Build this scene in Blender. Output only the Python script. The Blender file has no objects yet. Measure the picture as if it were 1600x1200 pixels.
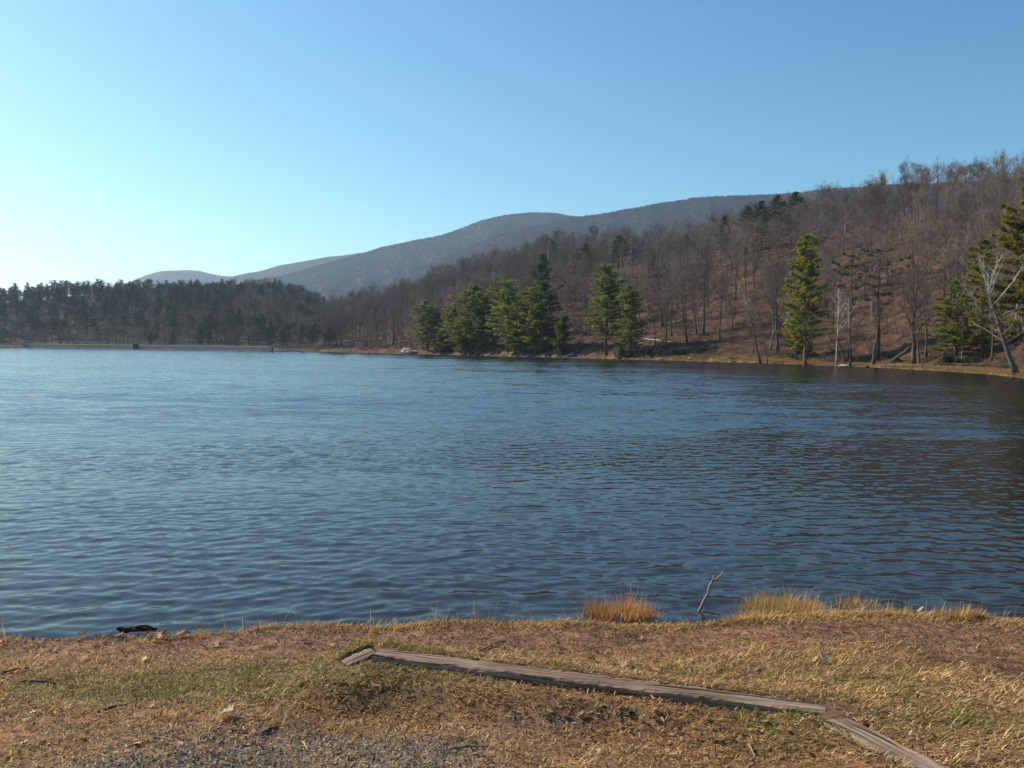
import bpy, math, random
import numpy as np
from mathutils import Matrix, Vector

# ------------------------------------------------------------------ camera, sky, sun, exposure
SC = bpy.context.scene
COL = SC.collection
F = 1386.0                     # focal length in pixels of the 1600 x 1200 photograph
HC = 2.45                      # eye height above the lake
PITCH, ROLL = math.radians(2.35), math.radians(0.6)
FWD = np.array([0, math.cos(PITCH), -math.sin(PITCH)])
_r0 = np.array([1.0, 0, 0]); _u0 = np.array([0, math.sin(PITCH), math.cos(PITCH)])
RIGHT = math.cos(ROLL) * _r0 + math.sin(ROLL) * _u0
UP = -math.sin(ROLL) * _r0 + math.cos(ROLL) * _u0
cam_data = bpy.data.cameras.new('camera')
cam = bpy.data.objects.new('camera', cam_data); COL.objects.link(cam)
cam_data.sensor_width = 36.0; cam_data.lens = 36.0 * F / 1600.0
cam_data.clip_start = 0.05; cam_data.clip_end = 30000
cam.matrix_world = Matrix(((RIGHT[0], UP[0], -FWD[0], 0), (RIGHT[1], UP[1], -FWD[1], 0), (RIGHT[2], UP[2], -FWD[2], HC), (0, 0, 0, 1)))
SC.camera = cam

SUN_AZ, SUN_EL = math.radians(-60), math.radians(33)      # azimuth measured from +Y towards +X
world = bpy.data.worlds.new('World'); SC.world = world; world.use_nodes = True
wn = world.node_tree.nodes; wl = world.node_tree.links
bg = wn['Background']
sky = wn.new('ShaderNodeTexSky'); sky.sky_type = 'NISHITA'; sky.sun_disc = False
sky.sun_elevation = SUN_EL; sky.sun_rotation = SUN_AZ
sky.altitude = 500; sky.air_density = 1.0; sky.dust_density = 0.7; sky.ozone_density = 1.6
# the camera's colour response, the same over the whole sky: a steeper red, a slightly steeper green
sep = wn.new('ShaderNodeSeparateColor'); com = wn.new('ShaderNodeCombineColor'); wl.new(sky.outputs[0], sep.inputs[0])
for ch, (pre, pw, post) in enumerate([(0.091, 1.4, 11.6), (0.1379, 1.2, 7.8), (1.0, 1.0, 1.0)]):
    m1 = wn.new('ShaderNodeMath'); m1.operation = 'MULTIPLY'; m1.inputs[1].default_value = pre; wl.new(sep.outputs[ch], m1.inputs[0])
    m2 = wn.new('ShaderNodeMath'); m2.operation = 'POWER'; m2.inputs[1].default_value = pw; wl.new(m1.outputs[0], m2.inputs[0])
    m3 = wn.new('ShaderNodeMath'); m3.operation = 'MULTIPLY'; m3.inputs[1].default_value = post; wl.new(m2.outputs[0], m3.inputs[0]); wl.new(m3.outputs[0], com.inputs[ch])
wl.new(com.outputs[0], bg.inputs[0]); bg.inputs[1].default_value = 0.10
sun_d = bpy.data.lights.new('sun', 'SUN'); sun_d.energy = 5.0; sun_d.angle = math.radians(0.5); sun_d.color = (1.0, 0.90, 0.76)
sun = bpy.data.objects.new('sun', sun_d); COL.objects.link(sun)
sd = Vector((math.sin(SUN_AZ) * math.cos(SUN_EL), math.cos(SUN_AZ) * math.cos(SUN_EL), math.sin(SUN_EL)))
sun.rotation_euler = (-sd).to_track_quat('-Z', 'Y').to_euler()
SC.view_settings.view_transform = 'Standard'; SC.view_settings.look = 'None'
SC.view_settings.exposure = 0.58; SC.view_settings.gamma = 1.0; SC.view_settings.use_curve_mapping = False
SC.render.engine = 'CYCLES'
SC.cycles.max_bounces = 6; SC.cycles.diffuse_bounces = 2; SC.cycles.glossy_bounces = 3
SC.cycles.transmission_bounces = 2; SC.cycles.transparent_max_bounces = 8; SC.cycles.volume_bounces = 0
SC.cycles.use_denoising = True; SC.cycles.denoiser = 'OPENIMAGEDENOISE'; SC.cycles.denoising_input_passes = 'RGB_ALBEDO_NORMAL'; SC.cycles.denoising_prefilter = 'NONE'; SC.cycles.use_adaptive_sampling = False
SC.cycles.sample_clamp_indirect = 4.0

# ------------------------------------------------------------------ small helpers
RNG = np.random.default_rng(7)


def pdir(px, py):
    return FWD + RIGHT * (px - 800) / F + UP * (600 - py) / F


def onz(px, py, z=0.0):
    v = pdir(px, py); t = (z - HC) / v[2]
    return np.array([v[0] * t, v[1] * t, z])


def azel(px, py):
    v = pdir(px, py)
    return math.atan2(v[0], v[1]), v[2] / math.hypot(v[0], v[1])


def _hash(ix, iy, seed):
    n = (ix.astype(np.int64) * 374761393 + iy.astype(np.int64) * 668265263 + seed * 982451653) & 0x7fffffff
    n = ((n ^ (n >> 13)) * 1274126177) & 0x7fffffff
    return ((n ^ (n >> 16)) & 0xffff) / 65535.0


def vnoise(x, y, seed=0):
    x = np.asarray(x, float); y = np.asarray(y, float)
    ix = np.floor(x); iy = np.floor(y); fx = x - ix; fy = y - iy
    fx = fx * fx * (3 - 2 * fx); fy = fy * fy * (3 - 2 * fy)
    a = _hash(ix, iy, seed); b = _hash(ix + 1, iy, seed); c = _hash(ix, iy + 1, seed); d = _hash(ix + 1, iy + 1, seed)
    return (a * (1 - fx) + b * fx) * (1 - fy) + (c * (1 - fx) + d * fx) * fy


def fbm(x, y, seed=0, octv=4):
    s = 0; a = 0.5; f = 1.0
    for i in range(octv):
        s = s + a * (vnoise(np.asarray(x) * f, np.asarray(y) * f, seed + i * 17) - 0.5); a *= 0.5; f *= 2.03
    return s


def sstep(a, b, x):
    t = np.clip((np.asarray(x, float) - a) / (b - a), 0, 1)
    return t * t * (3 - 2 * t)


def mesh_arrays(name, V, Fc, col=None, smooth=False, mats=(), midx=None):
    V = np.ascontiguousarray(V, np.float32); Fc = np.ascontiguousarray(Fc, np.int32)
    k = Fc.shape[1]; nf = len(Fc)
    me = bpy.data.meshes.new(name)
    me.vertices.add(len(V)); me.vertices.foreach_set('co', V.ravel())
    me.loops.add(nf * k); me.loops.foreach_set('vertex_index', Fc.ravel())
    me.polygons.add(nf)
    me.polygons.foreach_set('loop_start', np.arange(0, nf * k, k, dtype=np.int32))
    me.polygons.foreach_set('loop_total', np.full(nf, k, np.int32))
    if midx is not None:
        me.polygons.foreach_set('material_index', np.ascontiguousarray(midx, np.int32))
    me.polygons.foreach_set('use_smooth', np.full(nf, bool(smooth)))
    for m in mats:
        me.materials.append(m)
    me.update(calc_edges=True)
    if col is not None:
        ca = me.color_attributes.new('Col', 'FLOAT_COLOR', 'POINT')
        c4 = np.ones((len(V), 4), np.float32); c4[:, :3] = col
        ca.data.foreach_set('color', c4.ravel())
    return me


class Acc:
    def __init__(self):
        self.V = []; self.F = []; self.C = []; self.M = []; self.n = 0

    def add(self, V, Fc, col=(0.5, 0.5, 0.5), m=0):
        V = np.asarray(V, float)
        self.V.append(V); self.F.append(np.asarray(Fc) + self.n)
        c = np.empty((len(V), 3)); c[:] = col; self.C.append(c)
        self.M.append(np.full(len(Fc), m)); self.n += len(V)

    def arrays(self):
        return np.concatenate(self.V), np.concatenate(self.F), np.concatenate(self.C), np.concatenate(self.M)

    def mesh(self, name, mats, smooth=False):
        V, Fc, C, M = self.arrays()
        return mesh_arrays(name, V, Fc, C, smooth, mats, M)


def link(name, data, parent=None, loc=None, rz=0, **props):
    o = bpy.data.objects.new(name, data); COL.objects.link(o)
    if parent is not None:
        o.parent = parent
    if loc is not None:
        o.location = [float(c) for c in loc]
    if rz:
        o.rotation_euler = (0, 0, rz)
    for k, v in props.items():
        o[k] = v
    return o


def unit(v):
    v = np.asarray(v, float)
    return v / (np.linalg.norm(v, axis=-1, keepdims=True) + 1e-9)


def tube(P, R, n=6, cap=True):
    P = np.asarray(P, float); R = np.asarray(R, float); m = len(P)
    T = np.gradient(P, axis=0); T = unit(T)
    ref = np.array([0.31, 0.17, 0.93]) if abs(T[0][2]) < 0.8 else np.array([0.95, 0.22, 0.1])
    A = unit(np.cross(T, ref)); B = np.cross(T, A)
    a = np.arange(n) * 2 * math.pi / n
    V = P[:, None, :] + R[:, None, None] * (np.cos(a)[None, :, None] * A[:, None, :] + np.sin(a)[None, :, None] * B[:, None, :])
    V = V.reshape(-1, 3)
    i = np.arange(m - 1)[:, None] * n; j = np.arange(n)[None, :]; j2 = (j + 1) % n
    q = np.stack([i + j, i + j2, i + n + j2, i + n + j], -1).reshape(-1, 4)
    Fc = np.concatenate([q[:, [0, 1, 2]], q[:, [0, 2, 3]]])
    if cap:
        V = np.concatenate([V, P[:1], P[-1:]]); c0 = m * n; e = (m - 1) * n
        jj = np.arange(n); f0 = np.stack([np.full(n, c0), (jj + 1) % n, jj], -1); f1 = np.stack([np.full(n, c0 + 1), e + jj, e + (jj + 1) % n], -1)
        Fc = np.concatenate([Fc, f0, f1])
    return V, Fc


def spikes(A, D, L, r):
    """slender three-sided twigs from points A along unit directions D"""
    n = len(A); L = np.broadcast_to(L, (n,)); r = np.broadcast_to(r, (n,))
    ref = np.where(np.abs(D[:, 2:3]) < 0.8, np.array([[0.0, 0, 1]]), np.array([[1.0, 0, 0]]))
    X = unit(np.cross(D, ref)); Y = np.cross(D, X)
    V = np.empty((n, 4, 3))
    for k in range(3):
        a = k * 2.0944
        V[:, k] = A + r[:, None] * (math.cos(a) * X + math.sin(a) * Y)
    V[:, 3] = A + D * L[:, None]
    b = np.arange(n)[:, None] * 4
    Fc = np.concatenate([b + [0, 1, 3], b + [1, 2, 3], b + [2, 0, 3]])
    return V.reshape(-1, 3), Fc


def rand_unit(rng, n):
    return unit(rng.normal(size=(n, 3)))


# ------------------------------------------------------------------ materials
def new_mat(name):
    m = bpy.data.materials.new(name); m.use_nodes = True
    nt = m.node_tree
    return m, nt, nt.nodes, nt.links, nt.nodes['Principled BSDF']


def attr_mat(name, rough=0.9, trans=0.0, nscale=3.0, namount=0.35, rnd=0.0, bump=0.0, spec=0.2, detail=5.0, fine=0.0, bdist=0.02):
    """vertex colour of the thing itself, broken up by noise and a little by the individual"""
    m, nt, N, L, P = new_mat(name)
    at = N.new('ShaderNodeAttribute'); at.attribute_name = 'Col'
    tc = N.new('ShaderNodeTexCoord')
    nz = N.new('ShaderNodeTexNoise'); nz.inputs['Scale'].default_value = nscale; nz.inputs['Detail'].default_value = detail
    L.new(tc.outputs['Object'], nz.inputs['Vector'])
    mr = N.new('ShaderNodeMapRange'); mr.inputs[1].default_value = 0.3; mr.inputs[2].default_value = 0.7
    mr.inputs[3].default_value = 1 - namount; mr.inputs[4].default_value = 1 + namount
    L.new(nz.outputs['Fac'], mr.inputs[0])
    last = mr.outputs[0]
    if fine:
        nf = N.new('ShaderNodeTexNoise'); nf.inputs['Scale'].default_value = fine; nf.inputs['Detail'].default_value = 8; nf.inputs['Roughness'].default_value = 0.75
        L.new(tc.outputs['Object'], nf.inputs['Vector'])
        mf = N.new('ShaderNodeMapRange'); mf.inputs[1].default_value = 0.36; mf.inputs[2].default_value = 0.64; mf.inputs[3].default_value = 0.35; mf.inputs[4].default_value = 1.65
        L.new(nf.outputs['Fac'], mf.inputs[0])
        mm = N.new('ShaderNodeMath'); mm.operation = 'MULTIPLY'; L.new(last, mm.inputs[0]); L.new(mf.outputs[0], mm.inputs[1]); last = mm.outputs[0]
    if rnd:
        oi = N.new('ShaderNodeObjectInfo')
        m2 = N.new('ShaderNodeMapRange'); m2.inputs[3].default_value = 1 - rnd; m2.inputs[4].default_value = 1 + rnd
        L.new(oi.outputs['Random'], m2.inputs[0])
        mm = N.new('ShaderNodeMath'); mm.operation = 'MULTIPLY'; L.new(last, mm.inputs[0]); L.new(m2.outputs[0], mm.inputs[1]); last = mm.outputs[0]
    vm = N.new('ShaderNodeVectorMath'); vm.operation = 'SCALE'
    L.new(at.outputs['Color'], vm.inputs[0]); L.new(last, vm.inputs['Scale'])
    L.new(vm.outputs[0], P.inputs['Base Color'])
    P.inputs['Roughness'].default_value = rough; P.inputs['Specular IOR Level'].default_value = spec
    if bump:
        bp = N.new('ShaderNodeBump'); bp.inputs['Strength'].default_value = bump; bp.inputs['Distance'].default_value = bdist
        L.new((nf if fine else nz).outputs['Fac'], bp.inputs['Height']); L.new(bp.outputs[0], P.inputs['Normal'])
    if trans:
        tr = N.new('ShaderNodeBsdfTranslucent'); L.new(vm.outputs[0], tr.inputs['Color'])
        mx = N.new('ShaderNodeMixShader'); mx.inputs[0].default_value = trans
        L.new(P.outputs[0], mx.inputs[1]); L.new(tr.outputs[0], mx.inputs[2])
        L.new(mx.outputs[0], N['Material Output'].inputs['Surface'])
    return m


M_bark = attr_mat('bark', 0.95, 0, 6, 0.4, 0.25, 0.5)
M_twig = attr_mat('twig_bark', 0.95, 0, 0.6, 0.25, 0.3)
M_needle = attr_mat('pine_needles', 0.7, 0.48, 0.5, 0.35, 0.25)
M_leaf = attr_mat('evergreen_leaves', 0.55, 0.2, 0.8, 0.3, 0.2)
M_far = attr_mat('distant_trees', 0.95, 0.2, 0.1, 0.1, 0.18)
M_grass = attr_mat('dry_grass', 0.75, 0.45, 2.0, 0.25, 0.0)
M_dead = attr_mat('dead_leaf', 0.9, 0.5, 18, 0.3, 0.25, spec=0.05)
M_stone = attr_mat('stone', 0.9, 0, 25, 0.35, 0.25, 0.4, spec=0.08)
M_terrain = attr_mat('forest_floor', 0.95, 0, 0.3, 0.5, 0, 1.0, detail=12.0, fine=1.7, bdist=0.5, spec=0.05)
M_bank = attr_mat('bank_soil', 0.95, 0, 9.0, 0.5, 0, 0.9, detail=9.0)
M_stonewall = attr_mat('dam_stone', 0.9, 0, 1.2, 0.4, 0, 0.4)
M_paint = attr_mat('worn_wood', 0.85, 0, 8, 0.3, 0.1)


def timber_material():
    m, nt, N, L, P = new_mat('weathered_timber')
    tc = N.new('ShaderNodeTexCoord')
    mp = N.new('ShaderNodeMapping'); mp.inputs['Scale'].default_value = (1.3, 38, 38)
    L.new(tc.outputs['Object'], mp.inputs[0])
    n1 = N.new('ShaderNodeTexNoise'); n1.inputs['Scale'].default_value = 1.6; n1.inputs['Detail'].default_value = 8; n1.inputs['Distortion'].default_value = 0.6
    L.new(mp.outputs[0], n1.inputs[0])
    n2 = N.new('ShaderNodeTexNoise'); n2.inputs['Scale'].default_value = 5; n2.inputs['Detail'].default_value = 6
    L.new(tc.outputs['Object'], n2.inputs[0])
    cr = N.new('ShaderNodeValToRGB'); e = cr.color_ramp.elements
    e[0].position = 0.33; e[0].color = (0.09, 0.065, 0.05, 1); e[1].position = 0.62; e[1].color = (0.36, 0.262, 0.192, 1)
    x = e.new(0.47); x.color = (0.23, 0.158, 0.114, 1)
    L.new(n1.outputs[0], cr.inputs[0])
    mx = N.new('ShaderNodeMix'); mx.data_type = 'RGBA'; mx.blend_type = 'MULTIPLY'; mx.inputs[0].default_value = 0.7
    r2 = N.new('ShaderNodeValToRGB'); r2.color_ramp.elements[0].position = 0.3; r2.color_ramp.elements[0].color = (0.55, 0.5, 0.47, 1); r2.color_ramp.elements[1].position = 0.65
    L.new(n2.outputs[0], r2.inputs[0]); L.new(cr.outputs[0], mx.inputs[6]); L.new(r2.outputs[0], mx.inputs[7])
    m3 = N.new('ShaderNodeMapping'); m3.inputs['Scale'].default_value = (0.7, 30, 30); L.new(tc.outputs['Object'], m3.inputs[0])
    n3 = N.new('ShaderNodeTexNoise'); n3.inputs['Scale'].default_value = 1.0; n3.inputs['Detail'].default_value = 2; L.new(m3.outputs[0], n3.inputs[0])
    r3 = N.new('ShaderNodeMapRange'); r3.inputs[1].default_value = 0.36; r3.inputs[2].default_value = 0.41; r3.inputs[3].default_value = 0.18; r3.inputs[4].default_value = 1.0; L.new(n3.outputs[0], r3.inputs[0])   # drying cracks
    vs = N.new('ShaderNodeVectorMath'); vs.operation = 'SCALE'; L.new(mx.outputs[2], vs.inputs[0]); L.new(r3.outputs[0], vs.inputs['Scale'])
    L.new(vs.outputs[0], P.inputs['Base Color']); P.inputs['Roughness'].default_value = 0.95; P.inputs['Specular IOR Level'].default_value = 0.08
    bp = N.new('ShaderNodeBump'); bp.inputs['Strength'].default_value = 0.9; bp.inputs['Distance'].default_value = 0.012
    L.new(n1.outputs[0], bp.inputs['Height']); L.new(bp.outputs[0], P.inputs['Normal'])
    return m


M_timber = timber_material()


def water_material():
    m, nt, N, L, P = new_mat('lake_water')
    N.remove(P)
    geo = N.new('ShaderNodeNewGeometry')
    far = N.new('ShaderNodeAttribute'); far.attribute_name = 'far'

    def slopes(scale, sx, sy, det, seed, rotz=0.0, faces=False):
        mp = N.new('ShaderNodeMapping'); mp.inputs['Scale'].default_value = (scale * 0.45, scale, 1); mp.inputs['Location'].default_value = (seed, seed * 1.7, 0)
        mp.inputs['Rotation'].default_value = (0, 0, rotz)
        L.new(geo.outputs['Position'], mp.inputs[0])
        nz = N.new('ShaderNodeTexNoise'); nz.inputs['Scale'].default_value = 1.0; nz.inputs['Detail'].default_value = det; nz.inputs['Roughness'].default_value = 0.6
        L.new(mp.outputs[0], nz.inputs[0])
        sb = N.new('ShaderNodeVectorMath'); sb.operation = 'SUBTRACT'; sb.inputs[1].default_value = (0.5, 0.5, 0.5); L.new(nz.outputs['Color'], sb.inputs[0])
        ml = N.new('ShaderNodeVectorMath'); ml.operation = 'MULTIPLY'; ml.inputs[1].default_value = (sx, sy if not faces else 0, 0); L.new(sb.outputs[0], ml.inputs[0])
        if not faces:
            return ml
        # far ripples: only their faces towards the near shore show at this low angle, the backs are hidden behind the crests
        ab = N.new('ShaderNodeVectorMath'); ab.operation = 'ABSOLUTE'; L.new(sb.outputs[0], ab.inputs[0])
        m2 = N.new('ShaderNodeVectorMath'); m2.operation = 'MULTIPLY_ADD'; m2.inputs[1].default_value = (0, -sy, 0); m2.inputs[2].default_value = (0, -0.045, 0); L.new(ab.outputs[0], m2.inputs[0])
        ad = N.new('ShaderNodeVectorMath'); ad.operation = 'ADD'; L.new(ml.outputs[0], ad.inputs[0]); L.new(m2.outputs[0], ad.inputs[1])
        return ad
    fine = slopes(11.0, 0.14, 0.13, 3, 3.1, 0.12)
    mid = slopes(3.4, 0.22, 0.38, 3, 11.7, 0.08, True)
    big = slopes(0.07, 0.02, 0.05, 2, 5.3, 0.05)
    gm = N.new('ShaderNodeMapping'); gm.inputs['Scale'].default_value = (0.012, 0.045, 1); L.new(geo.outputs['Position'], gm.inputs[0])
    gn = N.new('ShaderNodeTexNoise'); gn.inputs['Scale'].default_value = 1.0; gn.inputs['Detail'].default_value = 4; L.new(gm.outputs[0], gn.inputs[0])
    gr = N.new('ShaderNodeMapRange'); gr.inputs[1].default_value = 0.3; gr.inputs[2].default_value = 0.7; gr.inputs[3].default_value = 0.75; gr.inputs[4].default_value = 1.35; L.new(gn.outputs['Fac'], gr.inputs[0])
    gx_ = N.new('ShaderNodeMath'); gx_.operation = 'MULTIPLY'; L.new(gr.outputs[0], gx_.inputs[0]); L.new(far.outputs['Fac'], gx_.inputs[1])      # wind lanes
    sc = N.new('ShaderNodeVectorMath'); sc.operation = 'SCALE'; L.new(mid.outputs[0], sc.inputs[0]); L.new(gx_.outputs[0], sc.inputs['Scale'])
    mid2 = slopes(0.9, 0.10, 0.16, 2, 21.3, 0.05)
    s2 = N.new('ShaderNodeVectorMath'); s2.operation = 'SCALE'; L.new(mid2.outputs[0], s2.inputs[0]); L.new(gx_.outputs[0], s2.inputs['Scale'])
    a0 = N.new('ShaderNodeVectorMath'); a0.operation = 'ADD'; L.new(fine.outputs[0], a0.inputs[0]); L.new(s2.outputs[0], a0.inputs[1])
    a1 = N.new('ShaderNodeVectorMath'); a1.operation = 'ADD'; L.new(a0.outputs[0], a1.inputs[0]); L.new(sc.outputs[0], a1.inputs[1])
    a2 = N.new('ShaderNodeVectorMath'); a2.operation = 'ADD'; L.new(a1.outputs[0], a2.inputs[0]); L.new(big.outputs[0], a2.inputs[1])
    a3 = N.new('ShaderNodeVectorMath'); a3.operation = 'ADD'; L.new(a2.outputs[0], a3.inputs[0]); L.new(geo.outputs['Normal'], a3.inputs[1])
    nn = N.new('ShaderNodeVectorMath'); nn.operation = 'NORMALIZE'; L.new(a3.outputs[0], nn.inputs[0])
    gl = N.new('ShaderNodeBsdfGlossy'); gl.inputs['Roughness'].default_value = 0.06; L.new(nn.outputs[0], gl.inputs['Normal'])
    fr = N.new('ShaderNodeFresnel'); fr.inputs['IOR'].default_value = 1.333; L.new(nn.outputs[0], fr.inputs['Normal'])
    murk = N.new('ShaderNodeBsdfDiffuse'); murk.inputs['Color'].default_value = (0.058, 0.053, 0.052, 1)
    tr = N.new('ShaderNodeBsdfTransparent'); tr.inputs['Color'].default_value = (0.80, 0.68, 0.52, 1)
    body = N.new('ShaderNodeMixShader'); body.inputs[0].default_value = 0.65
    L.new(murk.outputs[0], body.inputs[1]); L.new(tr.outputs[0], body.inputs[2])
    mx = N.new('ShaderNodeMixShader'); L.new(fr.outputs[0], mx.inputs[0]); L.new(body.outputs[0], mx.inputs[1]); L.new(gl.outputs[0], mx.inputs[2])
    L.new(mx.outputs[0], N['Material Output'].inputs['Surface'])
    return m


M_water = water_material()

# ------------------------------------------------------------------ the shape of the land
# far shore as seen from the near bank: (pixel column, waterline row) read off the photograph, turned into distances on the lake plane
SHORE = [(0, 542.3), (35, 542.8), (200, 545.8), (420, 549.3), (500, 549.9), (650, 553.4), (800, 557.4), (1000, 562.3), (1200, 567.8), (1330, 572.8),
         (1450, 578.5), (1540, 584.5), (1600, 591)]
sh_az = []; sh_d = []
for px, py in SHORE:
    p = onz(px, py, 0.0); sh_az.append(math.atan2(p[0], p[1])); sh_d.append(math.hypot(p[0], p[1]))
D = math.radians
sh_az = [D(-100), D(-80), D(-60), D(-45)] + sh_az + [D(38), D(50), D(65), D(80), D(100)]
sh_d = [60, 90, 260, 380] + sh_d + [78, 62, 52, 46, 42]


def crest(pts, dist, tree):
    a = []; z = []; dd = []
    for (px, py) in pts:
        az, el = azel(px, py); d = dist(px); a.append(az); dd.append(d); z.append(HC + el * d - tree)
    return np.array(a), np.array(z), np.array(dd)


HILL = [(470, 500), (512, 474), (560, 458), (600, 449), (650, 438), (700, 415), (740, 399), (800, 384), (850, 371), (900, 366), (950, 363), (1000, 365), (1050, 360),
        (1100, 347), (1130, 333), (1180, 314), (1250, 301), (1300, 296), (1330, 284), (1400, 269), (1440, 259), (1500, 251), (1560, 247), (1600, 240)]
hill_dist = lambda px: float(np.interp(px, [470, 520, 650, 800, 1000, 1200, 1400, 1600], [600, 560, 510, 460, 410, 370, 335, 300]))
h_az, h_z, h_c = crest(HILL, hill_dist, 15.0)
h_az = np.concatenate([[h_az[0] - 0.10], h_az, [D(45), D(70), D(100)]]); h_z = np.concatenate([[0], h_z, [46, 30, 8]]); h_c = np.concatenate([[600], h_c, [290, 280, 280]])
LEFT = [(0, 453), (30, 446), (60, 448), (110, 440), (200, 442), (270, 441), (330, 444), (400, 444), (440, 447), (480, 455), (500, 466), (515, 490), (540, 520)]
l_az, l_z, l_c = crest(LEFT, lambda px: 690.0, 12.0)
l_az = np.concatenate([[D(-100), D(-60)], l_az, [l_az[-1] + 0.05]]); l_z = np.concatenate([[10, 34], l_z, [0]]); l_c = np.concatenate([[500, 640], l_c, [690]])
MOUNT = [
    ([(180, 448), (205, 437), (225, 428), (250, 421), (290, 419), (310, 420), (340, 427), (365, 429), (400, 436), (450, 450)], 5200.0, 1500),
    ([(330, 440), (365, 429), (400, 421), (430, 413), (470, 406), (500, 400), (550, 393), (600, 385), (650, 380), (700, 380)], 4300.0, 1400),
    ([(330, 460), (400, 439), (450, 429), (500, 414), (560, 398), (600, 387), (650, 376), (690, 369), (720, 358), (750, 346), (790, 336.5), (830, 333), (870, 334),
      (900, 339), (950, 348), (1000, 358), (1100, 384), (1200, 410)], 3300.0, 1500),
    ([(700, 400), (780, 368), (850, 352), (900, 340), (940, 334.5), (1000, 325), (1040, 317), (1090, 310), (1150, 307), (1200, 305), (1260, 301), (1300, 296), (1400, 289),
      (1600, 276)], 2650.0, 1250)]
ML = []
for k, (pts, dist, wid) in enumerate(MOUNT):
    a, z, c = crest(pts, lambda px: dist, 0.0)
    a = np.concatenate([[a[0] - 0.12], a, [a[-1] + 0.15]]); z = np.concatenate([[0], z, [0 if k < 3 else 250]])
    ML.append((a, z, dist, wid))
EDGE = [(-160, 992), (0, 987), (70, 988), (130, 990), (240, 988), (300, 983), (380, 977), (420, 969), (520, 968), (600, 970), (700, 965), (900, 964), (1000, 967), (1085, 967), (1140, 960),
        (1200, 955), (1300, 950), (1400, 952), (1500, 957), (1600, 964), (1760, 968)]
_e = np.array([onz(px, py, 0.2)[:2] for px, py in EDGE])
ex = np.concatenate([[-70, -25, -10], _e[:, 0], [12, 30, 70]]); ey = np.concatenate([[4, 6.5, 7.2], _e[:, 1], [8.0, 6.5, 3]])


def edge_y(x):
    return np.interp(x, ex, ey) + 0.07 * (vnoise(np.asarray(x) * 1.9, np.asarray(x) * 0, 5) - 0.5)


DAMA, DAMB = azel(36, 543)[0], azel(425, 549)[0]


def height(x, y):
    x = np.asarray(x, float); y = np.asarray(y, float)
    az = np.arctan2(x, y); d = np.hypot(x, y)
    S = np.interp(az, sh_az, sh_d); S = S + 2.5 * (fbm(az * 60, az * 0, 3, 3) * 1.4) * np.clip(S / 200, 0.1, 1.5)
    S = S + 12.0 * sstep(DAMA - 0.004, DAMA + 0.002, az) * sstep(DAMB + 0.004, DAMB - 0.002, az)
    out = d - S
    bank_h = np.interp(az, [D(-40), D(-12), D(14), D(18)], [0.9, 1.3, 0.9, 0.35])
    base = np.where(out < 0, np.maximum(out * 0.12, -2.5), bank_h * sstep(0, 3.0, out) + 0.012 * np.clip(out, 0, 400) * sstep(0, 30, out) * 0.4)
    n1 = fbm(x / 60, y / 60, 11); n2 = fbm(x / 14, y / 14, 23)
    strip = np.interp(az, [D(10), D(16), D(22), D(30)], [2.5, 6, 13, 16])
    # wooded hill across the water
    Zc = np.interp(az, h_az, h_z); C = np.interp(az, h_az, h_c)
    s = np.clip((out - strip) / np.maximum(C - S - strip, 1), 0, 1)
    prof = 0.78 * s + 0.22 * (s * s * (3 - 2 * s))
    hz = Zc * prof + (n1 * 5 + n2 * 1.2) * sstep(0, 0.15, s)
    hz = np.where(d > C, np.maximum(Zc - 0.10 * (d - C), Zc * 0.3) + n1 * 5, hz)
    hz = np.where((az < h_az[0]) | (az > h_az[-1]), 0, hz) * sstep(h_az[0], h_az[0] + 0.06, az)
    # dark hill behind the dam
    Zl = np.interp(az, l_az, l_z); Cl = np.interp(az, l_az, l_c)
    B = S + 45
    s2 = np.clip((d - B) / np.maximum(Cl - B, 20), 0, 1)
    lz = Zl * (0.5 * s2 + 0.5 * (s2 * s2 * (3 - 2 * s2))) + (n1 * 4 + n2) * sstep(0, 0.2, s2)
    lz = np.where(d > Cl, np.maximum(Zl - 0.08 * (d - Cl), 4), lz)
    lz = np.where((az > l_az[-1]) | (az < l_az[0]), 0, lz)
    z = base + np.where(out > 0, np.maximum(hz, lz), 0)
    m = np.zeros_like(z)
    for k, (a, zz, dist, wid) in enumerate(ML):
        Zm = np.interp(az, a, zz, left=0, right=zz[-1])
        gul = np.abs(fbm(az * 22 + k * 9, d / 900, 40 + k, 4))
        rel = np.abs(d - dist) / wid
        m = np.maximum(m, np.maximum(Zm * (1 - rel) - gul * 300 * np.clip(rel * 2.2, 0, 1) * (Zm / 400), 0) + np.where(rel < 1, fbm(x / 120, y / 120, 60) * 6, 0))
    z = np.where(d > 800, np.maximum(z, m), z)
    # the near side and what lies behind the viewer
    behind = np.clip((np.abs(az) - D(84)) / D(14), 0, 1)
    z = np.where(behind > 0, z * (1 - behind) + behind * (0.7 + n1 * 2 * sstep(60, 300, d)), z)
    z = np.where(d < 44, np.minimum(z, -2.5 + 3.1 * sstep(36, 44, d)), z)
    return z


def hit(px, py, d0=55.0, d1=900.0):
    v = pdir(px, py); h = math.hypot(v[0], v[1]); t = np.arange(d0, d1, 0.5) / h
    P = np.array([0, 0, HC])[None] + t[:, None] * v[None]
    below = P[:, 2] < height(P[:, 0], P[:, 1])
    i = int(np.argmax(below)) if below.any() else len(t) - 1
    x, y = P[i, 0], P[i, 1]
    return np.array([x, y, float(height(x, y))])


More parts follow.
